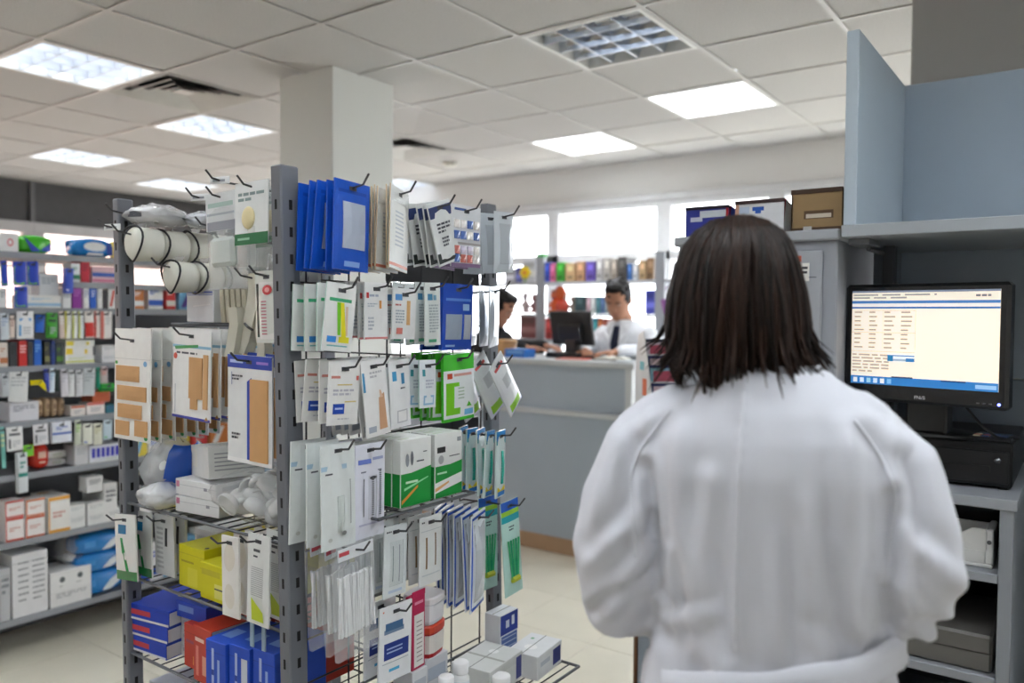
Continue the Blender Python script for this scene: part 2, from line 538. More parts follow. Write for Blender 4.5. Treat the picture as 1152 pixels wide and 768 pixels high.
# ---------------------------------------------------------------- right hand workplace
BL = S(166,181,196); GR = S(152,158,166)
cab = empty('steel_cabinet','grey steel cabinet with paper label behind the woman','cabinet',None,(-.735,2.345,0))
MB().box(-.215,-.225,.06,.215,.235,1.70,S(158,162,170),.004).build('body','painted_metal',cab)
MB().box(-.222,-.242,1.695,.222,.242,1.722,S(170,174,180),.004).build('top_panel','painted_metal',cab)
for x0, x1 in ((-.205,-.003),(.003,.180)):
    d = MB().box(x0,-.240,.09,x1,-.226,1.67,S(165,169,176),.003).build('door','painted_metal',cab)
    MB().box(x0+.012,-.242,1.60,x1-.012,-.2405,1.603,S(110,112,118)).box(x0+.012,-.242,.12,x1-.012,-.2405,.123,S(110,112,118)).build('groove','painted_metal',d)
    hx = x1-.03 if x0 < -.1 else x0+.03
    MB().lathe([(.013,0),(.013,.012),(.006,.014)],S(200,202,205),14).xf(Matrix.Translation((hx+.09 if x0>-.1 else hx,-.240,1.44))@Matrix.Rotation(PI/2,4,'X')).build('lock','aluminium',d,True)
MB().box(-.2,-.2,0,.2,.21,.06,S(90,92,96)).build('plinth','painted_metal',cab)
lab = MB().box(.085,-.2425,1.592,.150,-.2403,1.638,S(236,234,228))
for q in txt(.1,.15,.95,.9,3,S(60,60,64)): lab.box(.085+.065*q[0],-.2429,1.638-.046*q[1],.085+.065*q[2],-.2426,1.638-.046*q[3],q[4])
lab.box(.11,-.243,1.642,.13,-.2405,1.657,S(190,88,60)).build('paper_label','paper',cab)

def archive_box(name, label, x, y, w, d, h, base, lidc, prints, inner, prints_r=()):
    t = empty(name, label, 'box', None, (x,y,1.722))
    m = MB(); wl = .004
    m.box(-w/2,-d/2,0,w/2,d/2,.004,base); m.box(-w/2,-d/2,.004,w/2,-d/2+wl,h,base); m.box(-w/2,d/2-wl,.004,w/2,d/2,h*.86,base)
    m.box(-w/2,-d/2,.004,-w/2+wl,d/2,h*.9,base)
    m.face([(w/2,-d/2,.0),(w/2,d/2,.0),(w/2,d/2,h*.62),(w/2,-d/2+.02,h)],base); m.face([(w/2-wl,-d/2,.0),(w/2-wl,d/2,.0),(w/2-wl,d/2,h*.62),(w/2-wl,-d/2+.02,h)],inner)
    e = -d/2-.0008
    for q in prints:
        m.face([(-w/2+q[0]*w,e,h*(1-q[3])),(-w/2+q[2]*w,e,h*(1-q[3])),(-w/2+q[2]*w,e,h*(1-q[1])),(-w/2+q[0]*w,e,h*(1-q[1]))],q[4]); e -= .0001
    e = w/2+.0008
    for q in prints_r:
        m.face([(e,-d/2+q[0]*d,h*(1-q[3])),(e,-d/2+q[2]*d,h*(1-q[3])),(e,-d/2+q[2]*d,h*(1-q[1])),(e,-d/2+q[0]*d,h*(1-q[1]))],q[4])
    m.build('body','cardboard',t)
    f = MB()
    f.face([(-w/2,-d/2,h),(w/2,-d/2,h),(w/2-.01,-d/2+.09,h+.012),(-w/2+.005,-d/2+.09,h+.010)],lidc)
    f.box(-w/2-.001,-d/2-.002,h*.9,w/2+.001,-d/2+.005,h+.001,lidc)
    f.build('flap','cardboard',t)
    f = MB().face([(w/2,-d/2+.02,h),(w/2,d/2,h*.62),(w/2-.05,d/2,h*.70),(w/2-.05,-d/2+.03,h+.004)],inner)
    f.build('side_flap','cardboard',t)
    return t
TAN = S(150,124,88)
archive_box('open_carton','open brown carton with tape strip beside the blue partition',-.575,2.22,.125,.20,.105,TAN,S(66,46,34),
    [(.26,.52,.84,.72,S(92,70,50)),(.30,.60,.80,.70,S(205,195,180)),(.0,.93,1,1,S(80,58,42)),(.25,.9,.42,1,S(200,200,198))],S(70,52,40),[(.1,.3,.16,.95,S(205,190,165))])
archive_box('open_carton','open white carton with blue logo between two other boxes',-.722,2.22,.13,.20,.088,S(224,226,230),S(58,40,40),
    [(.04,.18,.3,.4,S(190,205,225)),(.36,.2,.6,.32,S(40,90,180)),(.42,.32,.54,.4,S(40,90,180)),(.0,.1,.08,1,S(196,150,130))],S(170,30,45))
archive_box('open_carton','open blue carton with red edge, leftmost on the steel cabinet',-.868,2.22,.125,.20,.082,S(46,56,150),S(36,30,48),
    [(.12,.35,.4,.5,S(200,205,225)),(.34,.15,.95,.38,S(200,206,216)),(.94,.1,1,1,S(170,30,45))],S(170,30,45))

pt = empty('partition_screen','pale blue desk partition with tall side panel and upper shelf','partition',None,(-.5,2.7,0))
MB().box(-.004,-.60,1.728,.026,-.0,2.204,S(184,198,210),.002).build('side_panel','laminate',pt)
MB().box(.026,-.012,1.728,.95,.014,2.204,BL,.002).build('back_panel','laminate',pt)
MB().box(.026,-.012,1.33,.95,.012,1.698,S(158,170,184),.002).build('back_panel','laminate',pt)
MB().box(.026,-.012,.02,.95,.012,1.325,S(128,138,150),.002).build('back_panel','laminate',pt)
MB().box(-.006,-.61,1.698,.95,.014,1.728,S(168,174,180),.002).build('shelf','laminate',pt)
MB().box(.03,-.30,1.05,.06,-.26,1.698,S(84,88,94),.002).build('upright','painted_metal',pt)
MB().box(-.004,-.25,1.05,.026,-.0,1.698,S(150,160,170),.002).build('side_panel','laminate',pt)
MB().box(.0,-.56,1.682,.05,-.44,1.698,S(120,124,128),.002).tube([(.035,-.5,1.675),(.05,-.40,1.67)],.006,S(110,112,116)).build('bracket','painted_metal',pt)
MB().box(.92,-.60,.02,.95,-.012,1.698,S(130,140,152),.002).build('end_panel','laminate',pt)

# shelf unit under the screen
ds = empty('desk_unit','grey open desk shelf unit holding the computer','desk',None,(-.128,2.1,0))
GC = S(150,154,160)
MB().box(-.368,0,1.068,.006,.585,1.093,GC,.002).build('desktop','laminate',ds)
for x in (-.366,-.028):
    MB().box(x,.008,.0,x+.028,.585,1.068,S(140,144,150),.002).build('side_panel','laminate',ds)
for z in (.895,.655,.40,.10):
    MB().box(-.338,.012,z,-.028,.575,z+.022,S(146,150,156),.002).build('shelf','laminate',ds)
MB().box(-.338,.56,.10,-.028,.575,1.068,S(70,74,80)).build('back_panel','laminate',ds)

bk = S(14,14,16)
dr = empty('cash_drawer','black metal cash drawer under the monitor','cash drawer',None,(-.265,2.40,1.093))
MB().box(-.20,-.19,.006,.125,.20,.112,S(20,20,22),.004).build('body','dark_metal',dr)
MB().box(-.192,-.197,.014,.118,-.189,.092,S(16,16,18),.003).build('drawer_front','plastic',dr)
MB().box(-.15,-.199,.04,.08,-.1965,.056,S(7,7,8)).build('slot','plastic',dr)
MB().lathe([(.008,0),(.008,.006)],S(120,120,124),12).xf(Matrix.Translation((.095,-.197,.07))@Matrix.Rotation(PI/2,4,'X')).build('lock','aluminium',dr,True)
for x in (-.18,.105):
    for y in (-.17,.18): MB().lathe([(.012,0),(.012,.006)],S(8,8,8),10,x,y).build('foot','plastic',dr)

mo = empty('monitor','black widescreen computer monitor showing a pale spreadsheet','monitor',None,(-.328,2.195,1.205), math.radians(-12))
mo.scale = (.93,.93,.985)
MB().lathe([(.115,0),(.115,.006),(.09,.014),(.03,.018)],bk,28,0,.085,0,1,.66).build('base','plastic',mo,True)
MB().box(-.052,.012,.010,.052,.06,.16,S(12,12,13),.006).build('stand','plastic',mo)
MB().box(-.205,-.03,.085,.205,.012,.385,bk,.008).build('bezel','gloss',mo)
MB().box(-.14,.01,.13,.14,.04,.34,S(15,15,17),.012).build('rear_housing','plastic',mo)
sc = MB(); SW, SH = .368, .240; x0, zt = -.184, .368
sc.box(x0,-.0315,zt-SH,x0+SW,-.030,zt,S(252,240,222))
def R(u0,v0,u1,v1,c,k=[0]):
    k[0] += 1; y = -.0318-.00001*k[0]
    sc.face([(x0+u0*SW,y,zt-v1*SH),(x0+u1*SW,y,zt-v1*SH),(x0+u1*SW,y,zt-v0*SH),(x0+u0*SW,y,zt-v0*SH)],c)
R(0,0,1,.02,S(120,130,150)); R(0,.02,1,.10,S(238,228,212)); R(0,.105,1,.135,S(70,120,180)); R(.0,.135,1,.165,S(232,228,224)); R(0,.17,1,.19,S(60,110,175))
for q in txt(.01,.03,.6,.09,2,S(150,150,150)): R(*q)
for q in txt(.85,.04,.98,.08,1,S(120,120,125)): R(*q)
for k in range(9):
    v = .22+.047*k
    for cx in (.02,.13,.24,.36):
        R(cx,v,cx+rand(.04,.08),v+.016,S(170,160,150))
    if k in (0,5): R(.0,v-.012,.46,v-.008,S(170,160,150))
R(.46,.2,.462,.62,S(180,172,164)); R(0,.645,.46,.65,S(180,172,164)); R(.23,.2,.232,.62,S(206,196,184))
for q in txt(.01,.67,.28,.88,6,S(180,170,160)): R(*q)
R(.27,.67,.46,.75,S(220,230,240)); R(.27,.68,.31,.745,S(40,120,170)); R(.31,.72,.40,.74,S(150,170,190)); R(.40,.71,.46,.745,S(50,120,180)); R(.31,.68,.46,.69,S(40,110,170))
R(0,.915,1,1.0,S(44,120,190)); R(.3,.905,.45,.92,S(40,60,100)); R(.64,.915,.8,.93,S(30,60,110))
for k in range(6): R(.02+.05*k,.935,.05+.05*k,.985,S(*random.choice([(200,220,240),(150,200,220),(225,230,235),(120,180,220)])))
R(.86,.94,.99,.98,S(150,190,225))
sc.build('screen','screen',mo)
t_ = bpy.data.curves.new('maker_mark','FONT'); t_.body = 'FNi/B'; t_.size = .012; t_.align_x = 'CENTER'; t_.extrude = .0002
to = bpy.data.objects.new('tmp',t_); col.objects.link(to)
dg = bpy.context.evaluated_depsgraph_get(); me = bpy.data.meshes.new_from_object(to.evaluated_get(dg)); bpy.data.objects.remove(to)
paint(me, lambda c: S(205,205,208))
lo = mesh_obj(me,'maker_mark','plastic',mo,False); lo.location = (0,-.0312,.098); lo.rotation_euler = (PI/2,0,0)
bt = MB()
for k in range(3): bt.box(.135+.014*k,-.0316,.098,.142+.014*k,-.0298,.1005,S(120,120,125))
bt.build('buttons','plastic',mo)
MB().lathe([(.0035,0),(.0035,.002)],(.12,.15,1.0),10).xf(Matrix.Translation((.186,-.0298,.099))@Matrix.Rotation(PI/2,4,'X')).build('power_light','led',mo)
MB().tube([(.05,.03,.12),(.09,.04,.08),(.13,.03,.04),(.16,.05,.012),(.19,.12,.006)],.0035,bk,6).build('cable','plastic',mo)

cal = empty('calculator','small black calculator with printed keys lying on the cash drawer','calculator',None,(-.185,2.27,1.205),math.radians(-6))
MB().box(-.045,-.05,0,.045,.05,.010,S(24,24,28),.002).build('body','plastic',cal)
k = MB()
for a in range(4):
    for b in range(3):
        k.box(-.036+.019*a,-.042+.016*b,.010,-.022+.019*a,-.032+.016*b,.0125,S(*random.choice([(60,90,150),(200,80,60),(210,200,170),(40,50,70)])))
k.build('keys','plastic',cal)
MB().box(-.036,.018,.010,.036,.04,.0108,S(70,90,110)).build('display','gloss',cal)
nb = empty('notebook','dark red notebook lying beside the calculator','notebook',None,(-.285,2.262,1.205),math.radians(12))
MB().box(-.045,-.032,0,.045,.032,.006,S(80,30,30),.001).build('cover','paper',nb)
MB().box(-.043,-.0305,.0014,.0453,.0305,.0046,S(210,200,185)).build('pages','paper',nb)

# things on the lower shelves
hp = empty('document_holder','white plastic document holder on the desk shelf','desk tray',None,(-.225,2.20,.917))
m = MB(); wc = S(214,214,212)
m.box(-.075,-.05,0,.055,.06,.010,wc,.003); m.box(.040,-.05,.01,.055,.06,.092,wc,.003); m.box(-.075,-.05,.01,.04,-.042,.040,wc,.002); m.box(-.075,.052,.01,.055,.06,.085,wc,.002)
m.build('tray_body','plastic',hp)
m = MB()
pr = [(-.03,.04),(.040,.04),(.040,.092),(.012,.092),(-.008,.078),(-.022,.058)]
m.loft([[(x,-.0495,z) for x,z in pr],[(x,-.043,z) for x,z in pr]],wc); m.build('curved_cheek','plastic',hp)
MB().lathe([(.005,0),(.005,.002)],S(90,90,92),10).xf(Matrix.Translation((.047,-.05,.062))@Matrix.Rotation(PI/2,4,'X')).build('screw','plastic',hp)
for k,(x,y,w,d,h,z,lb) in enumerate([(-.375,2.30,.14,.28,.05,.917,'dark paper ream standing behind the white desk tray'),(-.235,2.44,.12,.2,.10,.917,'dark grey folder box at the back of the desk shelf')]):
    t = empty('document_box',lb,'box',None,(x,y,z))
    MB().box(-w/2,-d/2,0,w/2,d/2,h,S(44,44,48),.003).build('body','matte',t); MB().box(-w/2-.001,-d/2-.001,h*.6,w/2+.001,d/2,h*.64,S(70,70,74)).build('lid_seam','matte',t)
cs = empty('grey_case','grey plastic equipment case with front handle on the lowest visible shelf','case',None,(-.312,2.30,.677))
MB().box(-.13,-.17,0,.147,.14,.088,S(104,102,98),.006).build('body','plastic',cs)
MB().box(-.13,-.1715,.045,.147,-.17,.047,S(60,58,56)).box(-.075,-.1715,.0,-.07,-.17,.088,S(60,58,56)).build('seam','plastic',cs)
MB().tube([(-.12,-.172,.045),(-.12,-.195,.05),(-.08,-.195,.05),(-.078,-.172,.045)],.008,S(128,126,122),8).build('handle','plastic',cs)
MB().box(-.082,-.18,.02,-.062,-.168,.075,S(120,118,114),.003).build('latch','plastic',cs)
ky = empty('card_terminal','black keypad device on top of the grey case','keypad',None,(-.34,2.28,.765),.1)
MB().box(-.10,-.09,0,.08,.10,.035,S(16,16,18),.006).build('body','plastic',ky)
k = MB()
for a in range(5):
    for b in range(4): k.box(-.085+.028*a,-.08+.024*b,.035,-.063+.028*a,-.062+.024*b,.039,S(34,34,38))
k.build('keys','plastic',ky)

# ---------------------------------------------------------------- people
def sring(cx, cy, z, rx, ry, n=28, p=2.3, tilt=0.0):
    out = []
    for k in range(n):
        a = 2*PI*k/n; ca, sa = math.cos(a), math.sin(a)
        d = (abs(ca)**p+abs(sa)**p)**(1/p)
        x = rx*ca/d; y = ry*sa/d
        out.append((cx+x, cy+y, z+tilt*x))
    return out
def tlimb(mb, pts, rr, n=14, sub=3):
    """tapered limb along a chain of joints with rounded ends"""
    P = [Vector(p) for p in pts]
    Q = []; R_ = []
    for i in range(len(P)-1):
        for k in range(sub):
            t = k/sub; Q.append(P[i].lerp(P[i+1], t)); R_.append(rr[i]+(rr[i+1]-rr[i])*t)
    Q.append(P[-1]); R_.append(rr[-1])
    d0 = (Q[0]-Q[1]).normalized(); d1 = (Q[-1]-Q[-2]).normalized()
    Q = [Q[0]+d0*R_[0]*.85, Q[0]+d0*R_[0]*.5]+Q+[Q[-1]+d1*R_[-1]*.5, Q[-1]+d1*R_[-1]*.85]
    R_ = [R_[0]*.35, R_[0]*.85]+R_+[R_[-1]*.85, R_[-1]*.35]
    mb.tube(Q, R_, (1,1,1), n)
def ellipsoid(mb, c, r, n=16, M=None):
    s = len(mb.v)
    prof = [(math.sin(PI*k/10)*1.0, -math.cos(PI*k/10)) for k in range(1,10)]
    mb.lathe([(.04,-.998)]+prof+[(.04,.998)], (1,1,1), n)
    T = Matrix.Translation(c) @ (M if M is not None else Matrix.Identity(4)) @ Matrix.Diagonal((r[0],r[1],r[2],1))
    mb.xf(T, s)
def hand(mb, wrist, fwd_, up_, side, curl=0.5, sc=1.0):
    f = Vector(fwd_).normalized(); u = Vector(up_); u = (u-f*u.dot(f)).normalized(); s = f.cross(u)*side
    W = Vector(wrist)
    pc = W+f*.045*sc
    M = Matrix((s, f, u)).transposed().to_4x4()
    ellipsoid(mb, pc, (.040*sc,.052*sc,.016*sc), 12, M)
    for k, (o, ln) in enumerate(((-.030,.068),(-.010,.078),(.010,.074),(.029,.058))):
        b = W+f*.080*sc+s*o*sc; p = [b]; ang = 0
        for g, fr in enumerate((.45,.32,.23)):
            ang += curl*(.5+.35*g)
            d = f*math.cos(ang)-u*math.sin(ang)
            p.append(p[-1]+d*ln*fr*sc)
        tlimb(mb, p, [.0095*sc,.0088*sc,.0082*sc,.007*sc], 8, 2)
    b = W+f*.035*sc-s*.030*sc
    p1 = b+(f*.6-s*.8-u*.15).normalized()*.030*sc; p2 = p1+(f*.9-s*.35-u*.35).normalized()*.026*sc; p3 = p2+(f*.95-u*.3).normalized()*.022*sc
    tlimb(mb, [b,p1,p2,p3],[.0125*sc,.0105*sc,.009*sc,.0075*sc],8,2)
def head_shape(mb, c, M, sc=1.0):
    """head at c, facing +y of M; eyes at half height"""
    s = len(mb.v)
    n = 24
    rings = []
    for z, rx, ry, cy in ((-.112,.022,.026,.052),(-.104,.036,.044,.042),(-.085,.050,.064,.026),(-.055,.062,.080,.012),(-.02,.069,.090,.003),(.02,.074,.097,-.002),(.055,.073,.096,-.005),(.085,.062,.082,-.006),(.105,.042,.056,-.007),(.115,.018,.024,-.008)):
        rings.append(sring(0,cy,z,rx,ry,n,2.15))
    mb.loft(rings,(1,1,1))
    # nose, brow, ears, lips
    mb.loft([[(-.006,.084,.012),(.006,.084,.012),(.004,.094,.010),(-.004,.094,.010)],[(-.015,.080,-.036),(.015,.080,-.036),(.008,.114,-.034),(-.008,.114,-.034)]],(1,1,1))
    for q in (-1,1): ellipsoid(mb,(q*.075,-.010,-.008),(.010,.020,.032),10)
    ellipsoid(mb,(0,.088,-.060),(.020,.010,.008),10)
    ellipsoid(mb,(0,.083,.024),(.050,.014,.008),10)
    ellipsoid(mb,(0,.062,-.098),(.022,.020,.016),10)
    mb.xf(Matrix.Translation(c) @ M @ Matrix.Scale(sc,4), s)
def face_parts(parent, c, M, browc, sc=1.0):
    T = Matrix.Translation(c) @ M @ Matrix.Scale(sc,4)
    for q in (-1,1):
        e = MB(); ellipsoid(e,(q*.030,.086,.002),(.011,.006,.0035),12)
        o = e.xf(T); o = e
        o.c = [S(200,190,182)]*len(o.f)
        eo = o.build('eye','gloss',parent,True)
        ir = MB(); ellipsoid(ir,(q*.030,.0905,.0015),(.0058,.003,.0036),10); ir.c = [S(28,18,14)]*len(ir.f); ir.xf(T).build('iris','gloss',eo,True)
        bw = MB(); bw.tube([(q*.014,.098,.020),(q*.030,.099,.026),(q*.048,.088,.020)],[.003,.004,.002],browc,6); bw.xf(T).build('eyebrow','hair',parent,True)
    mo_ = MB(); mo_.tube([(-.022,.090,-.060),(0,.100,-.058),(.022,.090,-.060)],[.002,.0045,.002],S(150,84,76),6); mo_.xf(T).build('mouth','skin',parent,True)

# --- woman in a white lab coat, seen from behind (local frame faces +y)
WX, WY, WR = -.351, 1.079, math.radians(13.8)
wo = empty('person','person with dark shoulder-length hair in a white coat, seen from behind','person',None,(WX,WY,0),WR)
HX, HY, HZ = -.040, .030, 1.515
HM = Matrix.Rotation(math.radians(-12),4,'X') @ Matrix.Rotation(math.radians(8),4,'Z')
b = MB()
head_shape(b,(HX,HY,HZ),HM,.93)
tlimb(b,[(-.005,-.005,1.34),(HX,.01,1.47)],[.058,.050])
b.loft([sring(0,0,z,rx,ry) for z,rx,ry in ((.86,.10,.08),(.92,.145,.10),(1.0,.135,.09),(1.10,.12,.08),(1.22,.135,.09),(1.32,.145,.085),(1.38,.09,.07),(1.40,.05,.05))],(1,1,1))
for q in (-1,1):
    dz = .0 if q < 0 else .046
    ka = 1.0 if q < 0 else .88
    tlimb(b,[(q*.15*ka,0,1.345),(q*.185*ka,-.01,1.235),(q*.198*ka,-.01,1.11+dz),(q*.165*ka,.12,1.085+dz),(q*.085,.235,1.105+dz)],[.042,.04,.036,.034,.025])
    hand(b,(q*.075,.245,1.108+dz),(-q*.55,.8,.05),(0,0,1),-q,.5,.92)
    tlimb(b,[(q*.085,0,.90),(q*.09,.015,.50),(q*.09,-.005,.10)],[.085,.055,.036])
    tlimb(b,[(q*.09,-.03,.055),(q*.095,.05,.045),(q*.10,.13,.035)],[.035,.036,.026])
me = remesh(b,.0075,3,'body')
paint(me, lambda c: S(196,152,126))
mesh_obj(me,'body','skin',wo)
face_parts(wo,(HX,HY,HZ),HM,S(30,20,16),.93)
tr = MB()
for q in (-1,1): tlimb(tr,[(q*.082,0,.93),(q*.09,.015,.50),(q*.09,-.005,.10)],[.10,.075,.065],18,4)
tr.loft([sring(0,0,z,rx,ry) for z,rx,ry in ((.80,.12,.10),(.92,.158,.112),(1.02,.135,.095))],(1,1,1))
me = remesh(tr,.012,3,'trousers'); paint(me, lambda c: S(34,36,44)); mesh_obj(me,'trousers','dark_cloth',wo)
for q in (-1,1):
    s_ = MB(); tlimb(s_,[(q*.09,-.04,.045),(q*.096,.05,.04),(q*.10,.14,.032)],[.044,.045,.034],14,3)
    s_.box(q*.095-.04,-.085,0,q*.095+.042,.175,.016,(1,1,1),.006)
    me = remesh(s_,.006,2,'shoe'); paint(me, lambda c: S(26,24,24)); mesh_obj(me,'shoe','plastic',wo)

cb = MB()
tors = ((.60,.228,.175),(.72,.215,.165),(.86,.196,.150),(.98,.174,.134),(1.05,.158,.124),(1.085,.153,.121),(1.15,.158,.124),(1.22,.164,.126),(1.30,.172,.122),(1.345,.170,.112),(1.378,.142,.098),(1.402,.105,.084),(1.418,.080,.075),(1.430,.068,.066))
cb.loft([sring(.006,.0 if z < 1.3 else -.004,z,rx,ry,40,2.2) for z,rx,ry in tors],(1,1,1))
for q in (-1,1):
    dz = -.012 if q < 0 else .046
    k_ = 1.0 if q < 0 else .86
    tlimb(cb,[(q*.118*k_,-.002,1.352),(q*.163*k_,-.006,1.305),(q*.186*k_,-.014,1.235),(q*.197*k_,-.022,1.165+max(0,dz)*.5),(q*.194*k_,-.014,1.105+dz),(q*.170*k_,.085,1.085+dz),(q*.105,.20,1.10+dz)],[.058,.066,.070,.068,.058,.056,.046],22,4)
cm = remesh(cb,.0058,6,'lab_coat',.5)
# folds in the cloth: (x0, z0, x1, z1, width, depth), seen from behind
folds = [(-.150,1.30,-.128,1.13,.010,-.010),(.150,1.29,.150,1.12,.010,-.010),
         (-.105,1.36,-.085,1.12,.016,.005),(.100,1.37,.110,1.12,.016,.005),(-.06,1.30,-.075,1.09,.014,.004),(.055,1.28,.07,1.09,.014,.004),(.02,1.24,.03,1.08,.010,.003),(-.045,1.2,-.03,1.08,.010,-.003),
         (.085,1.22,.10,1.08,.008,-.004),(.125,1.2,.122,1.08,.007,.004),(-.11,1.2,-.10,1.08,.008,.004),
         (-.135,1.20,-.205,1.09,.011,.006),(-.140,1.165,-.23,1.08,.010,-.006),(-.150,1.24,-.235,1.15,.013,.004),(-.19,1.33,-.225,1.20,.016,.004),(-.165,1.33,-.175,1.2,.012,-.004),
         (.140,1.20,.205,1.10,.011,.006),(.145,1.165,.235,1.10,.010,-.006),(.155,1.25,.24,1.17,.013,.004),(.19,1.33,.225,1.2,.016,.004),(.168,1.33,.178,1.2,.012,-.004),
         (-.11,1.385,-.165,1.345,.012,.003),(.11,1.385,.165,1.345,.012,.003),(-.125,1.09,-.05,1.13,.012,.004),(.13,1.1,.06,1.14,.012,-.003),
         (-.07,1.05,-.09,.70,.018,-.010),(.07,1.05,.09,.70,.018,-.010),(.0,1.04,.0,.65,.02,.008),(-.13,1.05,-.16,.7,.02,.01),(.13,1.05,.16,.7,.02,.01)]
nrm = [v.normal.copy() for v in cm.vertices]
for v, nn in zip(cm.vertices, nrm):
    x, y, z = v.co
    back = min(1, max(0, (.03-y)/.05)) if y < .08 else 0
    d = 0.0
    for x0,z0,x1,z1,w,a in folds:
        lx, lz = x1-x0, z1-z0; L2 = lx*lx+lz*lz
        t = ((x-x0)*lx+(z-z0)*lz)/L2
        if -.25 < t < 1.25:
            ct_ = min(1,max(0,t)); px_, pz_ = x0+lx*ct_-x, z0+lz*ct_-z
            e = (px_*px_+pz_*pz_)/(w*w)
            if e < 16: d += a*(2.1*math.exp(-1.5*e)-1.0*math.exp(-((math.sqrt(e)-1.7)**2)*1.6))*math.sin(PI*min(1,max(0,(t+.25)/1.5)))
    d *= back
    d += .0030*noise.noise(Vector((x*11,y*11,z*6))) + .0024*noise.noise(Vector((x*22+z*9,y*20,z*13))) + .0013*noise.noise(Vector((x*34,y*34,z*12)))
    # centre back seam: a stitched ridge with puckers
    if back > .5 and 1.07 < z < 1.43:
        sx = x+.022-.010*(z-1.25)
        d += .0026*math.exp(-(sx/.0055)**2)*(1+.5*math.sin(z*330)) - .0016*math.exp(-((abs(sx)-.011)/.005)**2)
    # armhole seams
    for q in (-1,1):
        sx = q*x-(.150-.10*(1.33-z)**1.0*.55)
        if 1.18 < z < 1.375 and back > .2: d += .0024*math.exp(-(sx/.006)**2) - .002*math.exp(-((sx+.012)/.006)**2)
    v.co += nn*max(-.0075,min(.0075,d))
bm_ = bmesh.new(); bm_.from_mesh(cm); bmesh.ops.smooth_vert(bm_, verts=bm_.verts, factor=.5, use_axis_x=True, use_axis_y=True, use_axis_z=True); bm_.to_mesh(cm); bm_.free()
paint(cm, lambda c: S(213,215,224))
coat = mesh_obj(cm,'lab_coat','cloth',wo)
# sewn seams laid on the cloth
cbv = BVHTree.FromPolygons([v.co.copy() for v in cm.vertices],[tuple(p_.vertices) for p_ in cm.polygons])
def seam(pts, r=.0022):
    out = []
    for x, z in pts:
        h_ = cbv.ray_cast(Vector((x,-1,z)),Vector((0,1,0)))
        if h_[0] is not None: out.append(h_[0]+Vector((0,-.0004,0)))
    if len(out) > 2: MB().tube(out,r,S(218,220,228),5).build('seam','cloth',coat,True)
seam([(-.024+.010*(z-1.25)+.0006*math.sin(z*300),z) for z in [1.085+.005*k for k in range(65)]])
for q in (-1,1):
    k_ = 1.0 if q < 0 else .90
    seam([(q*k_*(.118+.052*math.sin(min(1,(1.375-z)/.10)*PI/2)-.16*max(0,1.275-z)**1.15),z) for z in [1.375-.006*k for k in range(34)]],.0026)
# half belt across the back
bl = MB(); rows = []
for i in range(33):
    a = PI+ (PI)*(i/32)*.94+.03*PI
    rows.append(a)
def bpt(a, z, off):
    t = max(0,min(1,(z-.98)/.10)); rx = .176+( .157-.176)*t + off; ry = .137+(.125-.137)*t + off
    ca, sa = math.cos(a), math.sin(a); dd = (abs(ca)**2.2+abs(sa)**2.2)**(1/2.2)
    x = rx*ca/dd
    return Vector((.006+x, ry*sa/dd, z - .008 + .25*x + .002*math.sin(9*a)))
zs = [(1.078,.002),(1.075,.0065),(1.060,.0075),(1.045,.0068),(1.036,.0062),(1.033,.001)]
rings = [[bpt(a,z,o+.0012*math.sin(31*a+z*200)) for a in rows] for z,o in zs]
bl.loft(rings, S(215,217,226), cap=False, closed=False)
bl.build('half_belt','cloth',coat,True)
cl_ = MB()
for k in range(6):
    pass
rings = []
for z, r, yo in ((1.400,.074,0),(1.424,.068,.0),(1.436,.066,.002),(1.437,.068,.002),(1.425,.070,.0)):
    rings.append([(-.006+r*1.05*math.cos(a), yo+r*math.sin(a), z) for a in [PI*.62+ (PI*1.76)*k/26 for k in range(27)]])
cl_.loft(rings, S(215,217,226), cap=False, closed=False)
cl_.build('collar','cloth',coat,True)

# hair: cap plus locks falling from the crown
hc = S(36,22,16); hc2 = S(48,31,23); hc3 = S(20,13,10)
HCX, HCY = -.040, .022
def hr(z):
    tab = ((1.640,.004),(1.634,.034),(1.622,.054),(1.60,.072),(1.57,.084),(1.53,.091),(1.49,.093),(1.45,.092),(1.42,.088),(1.39,.082))
    for (z0,r0),(z1,r1) in zip(tab,tab[1:]):
        if z <= z0 and z >= z1: return r0+(r1-r0)*(z0-z)/(z0-z1)
    return tab[-1][1]
def hp_(a, z, off=0.0):
    r = hr(z)+off
    low = max(0,min(1,(1.56-z)/.14))
    x = HCX + r*math.cos(a)*((.82+.14*low) if math.cos(a) > 0 else (.92+.11*low)) - .002*(1-low)
    return Vector((x, HCY + r*1.08*math.sin(a), z))
hm = MB(); rings = []
zz = [1.640,1.634,1.622,1.60,1.57,1.53,1.49,1.46,1.435]
for z in zz:
    op = 0.02 if z > 1.6 else min(.95,.02+.95*(1.6-z)/.06)
    rings.append([hp_(PI/2+op+(2*PI-2*op)*k/40, z + .0), ][:0] or [hp_(PI/2+op+(2*PI-2*op)*k/40, z) for k in range(41)])
hm.loft(rings, hc3, cap=False, closed=False)
rs = random.Random(3)
